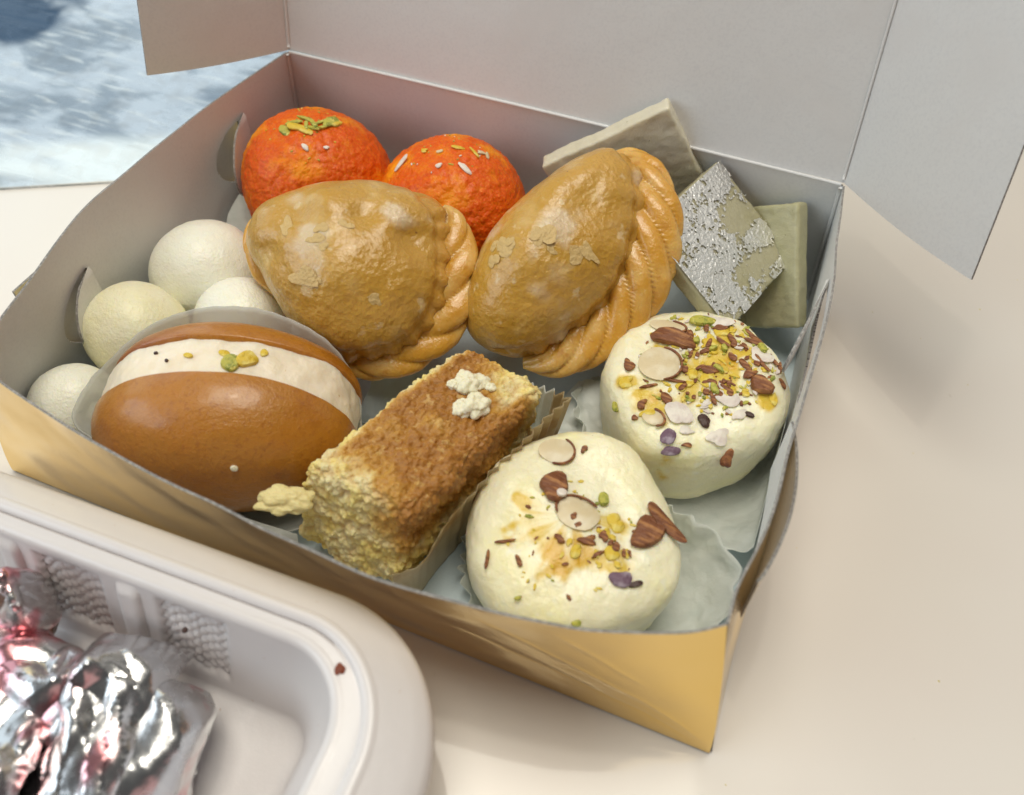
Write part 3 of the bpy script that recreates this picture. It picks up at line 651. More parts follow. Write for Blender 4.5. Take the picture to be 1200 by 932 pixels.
# cup
rimC = [(2.62, .62, 1.55), (1.98, .75, 1.95), (1.92, 1.44, 2.3), (2.17, 2.07, 2.6), (2.6, 2.95, 2.9), (3.31, 3.60, 3.05), (4.2, 4.02, 3.1), (5.16, 4.20, 3.0), (6.26, 4.12, 2.7), (7.0, 3.75, 1.9), (7.45, 2.6, 1.2), (7.2, 1.0, .8), (5.6, .15, .6), (3.9, .12, .9)]
RC = resample(crom(rimC, 10, True), 200, True)
cc = np.array([5.0, 2.0]); n_ = 24; G = np.zeros((200, n_, 3))
for j in range(n_):
    t = j/(n_-1); s = .62+.38*t**.7
    G[:, j, :2] = cc+(RC[:, :2]-cc)*s; G[:, j, 2] = .12+(RC[:, 2]-.12)*t
fl = np.arange(200)/200*2*np.pi
G[..., :2] += ((G[..., :2]-cc)/np.linalg.norm(G[..., :2]-cc, axis=2, keepdims=True))*(.008*np.sin(fl*40)[:, None]*np.linspace(.2, 1, n_)[None])[..., None]
G[..., 2] += (.03*fbm(G, 2, 2, 3))
V = G.reshape(-1, 3); F = gridf(200, n_, wu=True)
cv = len(V); V = np.vstack([V, [[cc[0], cc[1], .12]]]); F += [(i*n_, cv, ((i+1) % 200)*n_) for i in range(200)]
cup = mesh("plastic_cup", V, F, m_film, label="thin clear fluted plastic cup around the cream filled bun", cat="cup")
cup.modifiers.new("thickness", 'SOLIDIFY').thickness = .0003

# ------------------------------------------------------------------ milk cake in its paper
ct = np.array([[9.15, 5.13, 3.1], [10.98, 4.57, 3.1], [9.86, .98, 3.1], [7.45, 1.08, 3.1]])  # back left, back right, front right, front left
cb = np.array([[9.05, 4.95, .55], [10.75, 4.6, .55], [9.55, .50, .55], [7.0, .50, .75]])
U, F = rbox(130, 190, 96)
w_ = (U+1)/2; u, v, w = w_[:, :1], w_[:, 1:2], w_[:, 2:]
def tri(u, v, w):
    T_ = ct[3]*(1-u)*(1-v)+ct[2]*u*(1-v)+ct[1]*u*v+ct[0]*(1-u)*v
    B_ = cb[3]*(1-u)*(1-v)+cb[2]*u*(1-v)+cb[1]*u*v+cb[0]*(1-u)*v
    return B_*(1-w)+T_*w
Rq = rounded(U, (1.05, 2.05, 1.2), .22)/np.array([1.05, 2.05, 1.2]); wq = (Rq+1)/2
V = tri(wq[:, :1], wq[:, 1:2], wq[:, 2:]); nn = normals(V, F)
V = V+nn*(fbm(V, .7, 3, 71)*.22)[:, None]
big = worley(V, 2.6, 9); small = worley(V, 6.5, 19); tiny = worley(V, 13, 29)
rough_side = np.clip(1.2-wq[:, 2]*.4, .6, 1.2)
V = V+nn*((.5-big)*.15*rough_side+(.45-small)*.115+(.45-tiny)*.045+fbm(V, 9, 3, 4)*.04)[:, None]
topm = sstep(.80, .97, wq[:, 2]); uu, vv = wq[:, 0], wq[:, 1]
br = topm*(1.05*sstep(.0, .16, uu+.10*fbm(V, 1.5, 3, 5))*sstep(1.02, .72, vv+.45*(uu-.5)*(1)+.16*fbm(V, 1.4, 3, 8))*sstep(-.02, .22, vv+.10*fbm(V, 1.6, 3, 9)))
br = br+.95*sstep(.80, 1., uu)*sstep(.30, .75, wq[:, 2])*sstep(.98, .75, vv)
br = br+.55*sstep(.3, .9, uu)*sstep(.12, .0, vv)*sstep(.1, .9, wq[:, 2])
br = np.clip(br*(.85+.5*fbm(V, 2.5, 3, 14)), 0, 1)
cake = mesh("milk_cake", V, F, m_cake, origin=(9.1, 2.9, .1), label="crumbly yellow and brown milk cake bar standing in pleated paper at the front centre", cat="sweet", attr={'brown': br, 'crev': np.clip((small-.45)*2.2, 0, 1)})
Tk = BVHTree.FromPolygons([tuple(x) for x in V], [tuple(int(i) for i in f) for f in F])
def lumpball(parent, name, c, r, mat, seed, n=5, **k):
    """a small cluster of curds merged in one lump"""
    rng = np.random.RandomState(seed); V, F = blob(c, frame((0, 0, 1)), [r], r*.7, r*.6, 60, 34)
    d = V-np.array(c); w1 = worley(V*1.0, 1.7/r, seed); V = V+d*((.8-w1**2)*.6)[:, None]; V = V+d/np.linalg.norm(d, axis=1, keepdims=True)*(fbm(V, 6, 3, seed)*.10*r/.3)[:, None]
    return mesh(name, V, F, mat, parent, origin=None if parent is None else tuple(c), **k)
for i, (x, y, r) in enumerate(((9.52, 3.98, .27), (9.72, 4.12, .2), (9.92, 3.50, .27), (9.70, 3.36, .2), (9.30, 3.80, .13), (10.0, 4.05, .10))):
    hit = Tk.ray_cast(Vector((x, y, 9)), Vector((0, 0, -1)))
    if hit[0]: lumpball(cake, "pale_crumb", (x, y, hit[0].z+r*.15), r*.78, m_crumbpale, 80+i)
cr_ = lumpball(None, "cake_crumb", (7.27, .56, 2.52), .27, m_crumbyel, 91, label="small yellow lump of cake crumb sticking out left of the milk cake's front end", cat="crumb")
cr_.scale = (1.45, .85, .8); cr_.rotation_euler = (.2, .1, .5)
# pleated paper along the right and back of the cake
pp = [(9.62, .22, 1.7), (10.05, .55, 2.0), (10.25, 1.4, 2.35), (10.55, 2.3, 2.5), (10.92, 3.3, 2.6), (11.25, 4.4, 2.6), (11.32, 4.95, 2.4), (10.6, 5.35, 1.9), (9.6, 5.6, 1.5)]
P = resample(crom(pp, 16), 420); d = np.r_[0, np.cumsum(np.linalg.norm(np.diff(P, axis=0), axis=1))]
T = np.gradient(P[:, :2], axis=0); T /= np.linalg.norm(T, axis=1, keepdims=True); Nn = np.stack([T[:, 1], -T[:, 0]], 1)
nv = 22; G = np.zeros((420, nv, 3))
pamp = .055*sstep(1.6, 2.8, d)+.008
wav = np.abs(((d/.33) % 1)*2-1)*2-1
for j in range(nv):
    t = j/(nv-1); z = .1+(P[:, 2]-.1)*t
    off = -.32*(1-t)+wav*pamp*(.5+.5*t)+.05*vnoise(np.dstack([P[:, 0], P[:, 1], z])[0], 1.5, 8)
    G[:, j, :2] = P[:, :2]+Nn*off[:, None]; G[:, j, 2] = z
G[:, -1, 2] += .05*wav
V = G.reshape(-1, 3); F = gridf(420, nv)
mi = [0 if (f[0]//nv) > 330 else 1 for f in F]
cl = mesh("pleated_liner", V, F, [m_paper, m_paperbrown], origin=(10.3, 3, .1), midx=mi, label="greasy pleated paper liner around the right side of the milk cake", cat="paper liner")
cl.modifiers.new("thickness", 'SOLIDIFY').thickness = .0001

# ------------------------------------------------------------------ malai sweets with nuts
def malai(c, r, h, seed, label, rad, stains, stains2, tilt, topdome=.08):
    fr = frame(tilt, (1, 0, 0)); base = np.array(c)
    V, F = blob(base, fr, rad, h*.5, h*.5, 240, 130, e=(.27, .50))
    rel = V-base; a, b, n = fr; uu, vv, ww = rel@a, rel@b, rel@n; rho = np.hypot(uu, vv)/r
    V = V+np.outer(np.where(ww > 0, topdome*(1-np.clip(rho, 0, 1)**2), 0), n)
    # slight inward lean of the side towards the foot
    V = V-np.outer((ww < h*.2)*.10*(h*.2-ww)/h, n*0)+np.stack([uu, vv], 1)@np.stack([a, b])*(-.10*np.clip(-ww/h, 0, .5))[:, None]
    V = V+normals(V, F)*(fbm(V, .6, 3, seed)*.16+fbm(V, 2.0, 4, seed+4)*.055+fbm(V, 8, 3, seed+6)*.010)[:, None]
    def st(L):
        s = np.zeros(len(V))
        for (x, y, rr) in L: s = np.maximum(s, np.exp(-((V[:, 0]-x)**2+(V[:, 1]-y)**2)/rr**2))
        nz = fbm(V, 3.2, 5, seed+20)
        return np.clip(s*(1.0+1.7*nz)-.20, 0, 1)*(V[:, 2] > 1.0)
    o = mesh("malai_sweet", V, F, m_milk, label=label, cat="sweet", group="round cream coloured malai sweets with nuts on the right", origin=(c[0], c[1], .1), attr={'stain': st(stains), 'stain2': st(stains2)})
    surf[o.name] = BVHTree.FromPolygons([tuple(x) for x in V], [tuple(int(i) for i in f) for f in F])
    return o
A = malai((12.32, 2.42, 1.28), 2.1, 2.3, 5, "round malai sweet nearest the front right box corner, big pale almond slice in its middle",
          [2.0, 2.0, 2.0, 2.02, 2.08, 2.12, 2.12, 2.1, 2.05, 2.1, 2.25, 2.36, 2.36, 2.2, 2.1, 2.02, 2.05, 2.15, 2.2, 2.12, 2.05, 2.0, 2.0, 2.0],
          [(11.46, 1.6, .30), (11.9, 1.9, .38), (12.3, 1.75, .35), (12.67, 1.7, .45), (13.3, 1.75, .42), (13.1, 2.3, .35), (11.95, 2.45, .28), (12.4, 1.3, .4), (11.4, 2.2, .25)], [(12.43, 1.35, .34), (12.7, 1.6, .26), (12.9, 1.8, .2)], (.02, -.14, 1))
B = malai((13.72, 6.72, 1.30), 2.12, 2.35, 15, "round cream malai sweet in the middle right, thickly strewn with almond and pistachio bits",
          [2.02, 2.0, 2.02, 2.05, 2.1, 2.1, 2.1, 2.08, 2.05, 2.0, 2.0, 2.02, 2.02, 2.04, 2.05, 2.05, 2.05, 2.1, 2.12, 2.1, 2.05, 2.05, 2.05, 2.02],
          [(14.0, 7.69, .6), (13.54, 7.06, .4), (14.21, 6.76, .6), (13.68, 6.13, .45), (12.95, 5.7, .45), (14.4, 6.39, .35), (13.67, 4.37, .25), (12.38, 5.84, .25), (15.2, 6.49, .3), (13.5, 6.6, .4), (14.5, 7.3, .45), (13.3, 5.4, .3), (12.8, 6.9, .3)], [(13.9, 6.4, .2), (14.3, 7.0, .22), (13.1, 5.7, .18)], (0, -.08, 1))
def nut(parent, kind, x, y, w, h, rot, seed):
    hit = surf[parent.name].ray_cast(Vector((x, y, 9)), Vector((0, 0, -1)))
    if hit[0] is None: return
    p, n = hit[0], hit[1]
    if n.z < 0: n = -n
    n = (n+Vector((0, 0, .6))).normalized()
    rng = random.Random(seed)
    if kind in ('chunk', 'flake', 'pist', 'yellow'): w *= .84; h *= .84
    if kind == 'slice':
        w *= .82; h *= .82; s = flakes(parent, p, n, w, h, rot, m_almond, seed, "almond_slice", .04, lump=.22, lift=.03, bend=rng.uniform(-.1, .25))
        # thin brown skin left round one side of the slice
        a, b, nn_ = frame(np.array(n), (math.cos(math.radians(rot)), math.sin(math.radians(rot)), 0)); t0 = rng.uniform(-2.2, -.6); q = [np.array(p)+a*w*.51*math.cos(t)+b*h*.51*math.sin(t)+nn_*.055 for t in np.linspace(t0, t0+2.9, 22)]
        V, F = tube(q, [.012]+[.028]*20+[.012], 6); mesh("skin_edge", V, F, m_skin, s)
    elif kind == 'flake': flakes(parent, p, n, w, h, rot, m_flake, seed, "almond_flake", .035, lump=.85, lift=.03, bend=rng.uniform(-.2, .3))
    elif kind == 'chunk': flakes(parent, p, n, w, h, rot, m_skin, seed, "almond_piece", .17, lump=.75, lift=.05, bend=rng.uniform(-.2, .1))
    elif kind == 'strip': flakes(parent, p, n, w, max(h, .06), rot, m_skin, seed, "skin_strip", .05, lump=.3, lift=.03, bend=rng.uniform(0, .4))
    elif kind == 'brown': flakes(parent, p, n, w, h, rot, m_skin, seed, "skin_chip", .06, lump=.95, lift=.03)
    elif kind == 'pist': flakes(parent, p, n, w, h, rot, m_pist, seed, "pistachio_piece", .12, lump=.4, lift=.05)
    elif kind == 'yellow': flakes(parent, p, n, w*1.1, h*1.1, rot, m_yellownut, seed, "nut_crumb", .07, lump=.95, lift=.0)
    elif kind == 'dark': flakes(parent, p, n, w, h, rot, m_dark, seed, "dark_seed", .07, lump=.4, lift=.03)
    elif kind == 'purple': flakes(parent, p, n, w, h, rot, m_purple, seed, "petal_piece", .06, lump=.5, lift=.03)
    elif kind == 'chip': flakes(parent, p, n, w, h, rot, m_flake, seed, "almond_flake", .08, lump=.3, lift=.15)
NA = [('slice', 11.63, 3.49, 0.84, 0.73, 7), ('chunk', 11.88, 2.66, 0.68, 0.69, 38), ('chip', 12.05, 2.53, 0.19, 0.18, 22), ('slice', 12.47, 2.35, 0.76, 1.05, 84), ('pist', 12.82, 2.81, 0.26, 0.32, 22), ('yellow', 13.16, 2.46, 0.38, 0.36, 45), ('chunk', 13.78, 2.5, 0.63, 0.86, -23), ('strip', 14.02, 2.85, 0.98, 0.30, -23), ('brown', 12.8, 1.89, 0.31, 0.16, 27), ('brown', 12.33, 1.75, 0.17, 0.18, 23), ('strip', 11.42, 1.34, 0.4, 0.06, 27), ('strip', 11.24, 0.93, 0.34, 0.08, 101), ('strip', 11.79, 1.08, 0.23, 0.1, -50), ('purple', 13.59, 1.43, 0.39, 0.3, 18), ('dark', 13.86, 1.49, 0.3, 0.13, 40), ('pist', 13.1, 0.51, 0.22, 0.16, 42), ('pist', 12.02, 0.50, 0.16, 0.09, 23), ('yellow', 12.67, 1.63, 0.25, 0.27, 23), ('yellow', 13.04, 2.18, 0.25, 0.24, 74), ('yellow', 13.3, 1.85, 0.28, 0.25, 54), ('brown', 13.49, 1.93, 0.08, 0.19, 23), ('brown', 13.06, 1.75, 0.22, 0.06, 54), ('brown', 12.11, 3.7, 0.13, 0.13, 21)]
NB = [('chunk', 13.01, 7.32, 1.09, 0.47, 9), ('slice', 12.79, 7.57, 0.95, 0.43, 6), ('pist', 13.45, 7.99, 0.69, 0.34, 21), ('slice', 12.92, 6.51, 1.07, 1.01, 28), ('brown', 12.27, 6.26, 0.31, 0.39, 66), ('yellow', 12.38, 5.84, 0.27, 0.27, 22), ('brown', 14.62, 7.01, 0.18, 0.5, 47), ('chunk', 15.03, 6.68, 0.58, 0.45, 3), ('strip', 14.92, 7.25, 0.51, 0.09, -43), ('strip', 15.14, 7.47, 0.3, 0.09, -45), ('brown', 15.3, 7.4, 0.11, 0.23, 25), ('brown', 15.45, 7.0, 0.09, 0.27, 47), ('strip', 14.6, 8.0, 0.49, 0.14, -27), ('strip', 14.61, 7.81, 0.41, 0.12, 6), ('brown', 13.31, 5.68, 0.23, 0.29, 22), ('brown', 12.82, 5.43, 0.25, 0.2, 57), ('brown', 12.81, 5.13, 0.14, 0.13, 24), ('dark', 14.14, 5.48, 0.23, 0.31, 55), ('flake', 14.52, 5.31, 0.66, 0.45, 55), ('flake', 14.77, 5.84, 0.25, 0.48, -10), ('slice', 13.15, 5.21, 0.6, 0.44, -16), ('flake', 13.6, 5.42, 0.53, 0.57, 45), ('flake', 13.9, 5.14, 0.38, 0.22, 16), ('purple', 13.57, 4.93, 0.34, 0.26, 74), ('purple', 13.69, 4.69, 0.38, 0.19, 17), ('chunk', 13.35, 4.5, 0.34, 0.53, 45), ('chunk', 14.78, 5.08, 0.24, 0.47, 11), ('chunk', 14.33, 4.34, 0.23, 0.44, 28), ('flake', 14.09, 4.61, 0.24, 0.34, 34), ('brown', 13.93, 4.88, 0.21, 0.13, 24), ('flake', 14.33, 6.16, 0.46, 0.67, 75), ('flake', 13.76, 8.06, 0.65, 0.33, 3), ('flake', 14.88, 7.44, 0.55, 0.46, -18), ('yellow', 13.97, 6.53, 0.33, 0.36, 24), ('yellow', 13.6, 6.51, 0.33, 0.36, 22), ('yellow', 14.38, 6.33, 0.29, 0.31, 22), ('yellow', 13.78, 7.51, 0.3, 0.42, 58), ('yellow', 13.0, 5.31, 0.32, 0.22, 24), ('yellow', 13.52, 6.09, 0.29, 0.22, 22), ('brown', 13.75, 7.23, 0.26, 0.12, 47), ('brown', 14.0, 6.86, 0.13, 0.23, 22), ('brown', 13.8, 5.94, 0.09, 0.09, 24), ('brown', 13.74, 6.72, 0.26, 0.11, 47), ('brown', 14.29, 6.49, 0.11, 0.14, 22), ('dark', 14.98, 5.93, 0.21, 0.11, -3), ('yellow', 13.94, 7.86, 0.27, 0.28, 21), ('yellow', 15.34, 6.49, 0.18, 0.36, 21), ('pist', 12.34, 5.35, 0.11, 0.27, 24), ('strip', 12.83, 5.88, 0.43, 0.07, 35), ('strip', 13.36, 6.2, 0.47, 0.07, 13), ('brown', 13.62, 4.1, 0.07, 0.08, 25), ('brown', 14.47, 7.61, 0.26, 0.09, -18)]
for i, a in enumerate(NA): nut(A, *a, 300+i)
for i, a in enumerate(NB): nut(B, *a, 400+i)
rngB = random.Random(77)
for i in range(70):
    t = rngB.uniform(0, 6.283); r_ = 1.05*math.sqrt(rngB.random()); kx = ['brown', 'strip', 'yellow', 'flake', 'pist', 'yellow', 'strip', 'yellow'][rngB.randrange(8)]
    nut(B, kx, 14.1+r_*math.cos(t)*1.05, 6.95+r_*math.sin(t), rngB.uniform(.12, .36), rngB.uniform(.06, .2), rngB.uniform(0, 180), 700+i)
for i in range(16):
    t = rngB.uniform(0, 6.283); r_ = .9*math.sqrt(rngB.random()); nut(A, ['yellow', 'yellow', 'brown', 'strip'][i % 4], 12.8+r_*math.cos(t), 1.85+r_*.6*math.sin(t), rngB.uniform(.1, .22), rngB.uniform(.05, .15), rngB.uniform(0, 180), 800+i)
def specks(parent, cx, cy, R, n, seed, mats, smin=.02, smax=.06, name="nut_dust"):
    rng = random.Random(seed); V = []; F = []; mi = []; T = surf[parent.name]
    for k in range(n):
        r = R*math.sqrt(rng.random()); t = rng.uniform(0, 6.283); x, y = cx+r*math.cos(t), cy+r*math.sin(t)
        hit = T.ray_cast(Vector((x, y, 9)), Vector((0, 0, -1)))
        if hit[0] is None: continue
        s = rng.uniform(smin, smax); l = s*rng.uniform(1, 2.6); a = rng.uniform(0, 3.14); b0 = len(V); m_i = rng.randrange(len(mats)); p = hit[0]
        for dz in (-.01, s*.7):
            for q in range(5):
                th = q*2*math.pi/5; px, py = l*math.cos(th)*rng.uniform(.6, 1), s*math.sin(th)*rng.uniform(.6, 1)
                V.append((p.x+px*math.cos(a)-py*math.sin(a), p.y+px*math.sin(a)+py*math.cos(a), p.z+dz))
        F.append(tuple(b0+5+q for q in range(5))); mi.append(m_i)
        for q in range(5): F.append((b0+q, b0+(q+1) % 5, b0+5+(q+1) % 5, b0+5+q)); mi.append(m_i)
    return mesh(name, V, F, mats, parent, midx=mi, smooth=False, kind='stuff')
specks(B, 13.9, 6.9, 1.5, 260, 1, [m_skin, m_yellownut, m_pist, m_flake])
specks(A, 12.5, 1.9, 1.2, 70, 2, [m_skin, m_yellownut, m_yellownut, m_pist], .015, .045)
# nuts on the laddoos
def on_ball(parent, c, d, w, h, rot, mat, seed, name, th=.08):
    d = Vector(d).normalized(); hit = surf[parent.name].ray_cast(Vector(c)+d*5, -d)
    if hit[0]:
        n = hit[1] if hit[1].dot(d) > 0 else -hit[1]
        flakes(parent, hit[0], n, w, h, rot, mat, seed, name, th*.8, lump=.95, lift=.02)
c1 = (2.60, 9.62, 2.02); c2 = (6.42, 9.98, 2.0)
for i, (d, w, h, rot, mt) in enumerate((((.30, .12, .95), .42, .30, 60, m_pist), ((.34, .16, .93), .36, .28, 80, m_yellownut), ((.05, -.18, .98), .55, .26, 15, m_yellownut), ((-.08, -.10, .98), .40, .2, 30, m_pist), ((.12, -.02, .98), .5, .12, -30, m_pist), ((.18, -.1, .97), .42, .10, 10, m_pist), ((.2, .02, .97), .4, .09, 70, m_pist), ((-.15, -.28, .94), .35, .22, 0, m_pist), ((.1, -.12, .99), .3, .1, 120, m_pist), ((.24, -.06, .96), .34, .08, 40, m_pist), ((.02, .0, 1), .4, .1, 10, m_pist), ((.23, -.40, .88), .24, .18, 0, m_flake), ((.46, -.26, .85), .14, .12, 0, m_flake))):
    on_ball(lad1, c1, d, w, h, rot, mt, 500+i, "pistachio_piece" if mt != m_flake else "nut_flake")
for i, (d, w, h, rot) in enumerate((((-.13, -.05, .99), .18, .12, 0), ((.07, .1, .99), .42, .16, 10), ((-.01, -.31, .95), .20, .14, 50), ((.36, .2, .91), .28, .12, 60), ((.30, .12, .94), .3, .08, -20), ((.32, -.23, .92), .34, .14, -30), ((.44, .2, .88), .24, .1, -40), ((-.35, -.05, .94), .2, .12, 0), ((-.60, -.30, .74), .5, .12, 60))):
    on_ball(lad2, c2, d, w, h, rot, [m_almond, m_yellownut, m_flake][i % 3], 540+i, "nut_sliver", .05)
specks(lad1, 2.7, 9.4, 1.0, 30, 7, [m_pist, m_yellownut], .015, .03)
specks(lad2, 6.6, 9.9, 1.1, 24, 8, [m_pist, m_flake], .015, .03)

# ------------------------------------------------------------------ paper liners
def liner(name, c, radf, zf, label, seed, mat=None, rin=1.9, k=34, amp=.07, group="crinkled white paper liners under the malai sweets"):
    n, nv = 300, 26; th = np.linspace(0, 2*np.pi, n, endpoint=False); RO = radf(th); ZO = zf(th); G = np.zeros((n, nv, 3))
    ph = np.abs(((th*k/(2*np.pi)+.25*np.sin(3*th+seed)) % 1)*2-1)*2-1
    for j in range(nv):
        t = j/(nv-1); r = rin+(RO-rin)*t**.8; z = .11+(ZO-.11)*t**1.5
        G[:, j, 0] = c[0]+(r+ph*amp*t)*np.cos(th); G[:, j, 1] = c[1]+(r+ph*amp*t)*np.sin(th); G[:, j, 2] = z+ph*amp*.6*t
    cr = fbm(G, 1.3, 4, seed)
    t_ = np.linspace(0, 1, nv)[None, :]; G[..., 2] += np.abs(cr)*.35*t_; G[..., 0] += fbm(G, 1.6, 3, seed+3)*.16*t_; G[..., 1] += fbm(G, 1.6, 3, seed+6)*.16*t_
    G[..., 2] = np.maximum(G[..., 2], .10); G[..., 0] = np.minimum(G[..., 0], 15.93-.08*G[..., 2]); G[..., 1] = np.maximum(G[..., 1], .06-.1*G[..., 2])
    V = G.reshape(-1, 3); F = gridf(n, nv, wu=True); cv = len(V); V = np.vstack([V, [[c[0], c[1], .105]]]); F += [(i*nv, cv, ((i+1) % n)*nv) for i in range(n)]
    o = mesh(name, V, F, mat or m_paper, label=label, cat="paper liner", group=group, origin=(c[0], c[1], .1)); o.modifiers.new("thickness", 'SOLIDIFY').thickness = .0001
    return o
def bump_at(th, a, w): return np.exp(-(np.angle(np.exp(1j*(th-a))))**2/w**2)
liner("paper_liner", (12.35, 2.4), lambda t: 2.12+1.25*bump_at(t, .05, .55)+.2*bump_at(t, 2.6, .6), lambda t: .5+.9*bump_at(t, .45, .5)+.35*bump_at(t, -.5, .4), "crumpled pale paper liner spreading right of the front malai sweet", 3)
liner("paper_liner", (13.75, 6.65), lambda t: 2.15+1.35*bump_at(t, -1.0, .5)+.25*bump_at(t, 0, .5)+.45*bump_at(t, 3.3, .5), lambda t: .45+.55*bump_at(t, -.75, .5)+1.2*bump_at(t, -.05, .45)+.3*bump_at(t, 3.3, .4), "crinkled pale paper liner under the nut strewn malai sweet, folded against the right wall", 11)
def scrap(name, pts, mat, label, seed, amp=.06, cat="paper liner"):
    """a loose four cornered scrap of paper"""
    P = np.array(pts, float); n = 34; G = np.zeros((n, n, 3))
    for i in range(n):
        for j in range(n):
            u, v = i/(n-1), j/(n-1); G[i, j] = P[0]*(1-u)*(1-v)+P[1]*u*(1-v)+P[2]*u*v+P[3]*(1-u)*v
    e = fbm(G, 1.4, 4, seed); G[..., 2] += e*amp*2; G[..., 0] += fbm(G, 1.1, 3, seed+2)*amp*3; G[..., 1] += fbm(G, 1.1, 3, seed+5)*amp*3
    G[..., 2] = np.maximum(G[..., 2], .10)
    return sheet(G, .012, (mat,), name, None, label=label, cat=cat)
scrap("paper_liner", [(6.5, 3.9, .3), (7.6, 4.3, .15), (8.3, 6.0, .7), (6.75, 5.0, 1.35)], m_paperblue, "blue grey translucent paper corner between the left gujiya and the milk cake", 5)
scrap("paper_liner", [(10.7, 5.5, .15), (12.2, 4.7, .15), (12.0, 6.9, 1.1), (11.1, 6.8, .7)], m_paper, "creased pale paper scrap under the right gujiya, behind the milk cake", 9, .10)
scrap("paper_liner", [(.35, 7.3, .2), (1.9, 7.2, .15), (1.6, 8.5, .9), (.35, 9.0, 1.5)], m_paper, "whitish paper scrap between the largest rasgulla ball and the left wall tab", 14, .08)
scrap("paper_liner", [(5.2, .05, .2), (7.3, .10, .2), (7.1, .7, .9), (5.4, .5, 1.0)], m_paper, "pale paper edge peeping out under the brown bun by the front wall", 19, .05)

# ------------------------------------------------------------------ takeaway container
RCX, RCY, RR = 9.5, -3.55, 2.5
def rrect(d):
    """rounded rectangle inset by d; returns dense closed outline"""
    x1, y1, x0, y0 = 11.88-d, -.88-d*.60, -10.0+d, -18.+d; r = max(RR-d*.75, .7); pts = []
    def arc(cx, cy, a0):
        for k in range(90): a = a0-math.radians(k); pts.append((cx+r*math.cos(a), cy+r*math.sin(a)))
    def line(p, q, n):
        for k in range(n): pts.append((p[0]+(q[0]-p[0])*k/n, p[1]+(q[1]-p[1])*k/n))
    line((x0+r, y1), (x1-r, y1), 420); arc(x1-r, y1-r, math.pi/2); line((x1, y1-r), (x1, y0+r), 160); arc(x1-r, y0+r, 0)
    line((x1-r, y0), (x0+r, y0), 60); arc(x0+r, y0+r, -math.pi/2); line((x0, y0+r), (x0, y1-r), 60); arc(x0+r, y1-r, math.pi)
    return np.array(pts)
prof = [(0.0, 2.55), (0.0, 2.66), (.02, 2.71), (.07, 2.74), (.3, 2.81), (.6, 2.90), (.80, 2.955), (.85, 2.97), (.88, 2.99), (.92, 3.0), (.96, 2.99), (.99, 2.96), (1.02, 2.90), (1.08, 2.875), (1.2, 2.87), (1.36, 2.87), (1.42, 2.875), (1.46, 2.89), (1.50, 2.88), (1.54, 2.82)]
for t in np.linspace(0, 1, 46)[1:]: prof.append((1.54+.90*t, 2.80-2.30*t))
prof += [(2.55, .40), (2.75, .34), (3.4, .31), (4.0, .30), (5.0, .30), (7.5, .30)]
rings = []
rot2 = math.radians(2)
for d, z in prof:
    o_ = rrect(min(d, 8.0)); rings.append(np.c_[o_, np.full(len(o_), z)])
G = np.array(rings).transpose(1, 0, 2)      # [perimeter, profile, 3]
per = np.arange(G.shape[0]); xs = G[:, 0, 0]; ysd = G[:, 0, 1]
# moulded panels on the back and right walls: recessed, waffled squares between smooth ribs
dep = np.array([p[0] for p in prof]); zz = np.array([p[1] for p in prof])
tw = np.clip((dep-1.54)/.90, 0, 1)
s_back = (G[:, 20, 0]); s_right = -G[:, 20, 1]
nper = G.shape[0]; onback = np.arange(nper) < 400; onright = (np.arange(nper) >= 520) & (np.arange(nper) < 665)
Nin = np.roll(G[:, 30], -1, axis=0)-np.roll(G[:, 30], 1, axis=0); Nin = np.stack([Nin[:, 1], -Nin[:, 0]], 1); Nin /= np.linalg.norm(Nin, axis=1, keepdims=True)+1e-9
def panelmask(s, lo, pitch, w): 
    f = ((s-lo) % pitch); return sstep(0, .07, f)*sstep(w+.07, w, f)
for sel, s, off in ((onback & (s_back < 8.2), s_back, 6.42), (onright, s_right, 1.0)):
    pm = panelmask(s, off-20*2.5, 2.5, 1.38)*sel
    rib = panelmask(s, off-20*2.5+1.78, 2.5, .34)*sel
    vert = (sstep(.05, .09, tw)*sstep(.86, .80, tw))[None, :]
    depth = -.10*pm[:, None]*vert
    waf = .05*np.sin(2*np.pi*s/.30)[:, None]*np.sin(2*np.pi*tw[None, :]*9.0+.9*np.sin(2*np.pi*s/.6)[:, None])
    depth = depth+waf*pm[:, None]*vert+.09*rib[:, None]*(sstep(.02, .12, tw)*sstep(1, .85, tw))[None, :]
    G[..., :2] += Nin[:, None, :]*depth[..., None]
G[..., 2] += .012*fbm(G*np.array([1, 1, 0]), .35, 2, 5)
cR = math.cos(rot2), math.sin(rot2); x_, y_ = G[..., 0]-RCX, G[..., 1]-RCY
G[..., 0] = RCX+x_*cR[0]-y_*cR[1]; G[..., 1] = RCY+x_*cR[1]+y_*cR[0]
Fc = gridf(G.shape[0], G.shape[1], wu=True); Vc = G.reshape(-1, 3)
tray = empty("takeaway_container", (1, -10, 0), label="white plastic takeaway container with waffled side panels, in front of the gold box", cat="container")
last = [i*G.shape[1]+G.shape[1]-1 for i in range(G.shape[0])]
cv = len(Vc); Vc = np.vstack([Vc, [[1, -9.5, .30]]]); Fc += [(last[i], cv, last[(i+1) % len(last)]) for i in range(len(last))]
tb = mesh("tray_body", Vc, Fc, m_plastic, tray)
sm = tb.modifiers.new("thickness", 'SOLIDIFY'); sm.thickness = .0009; sm.offset = -1
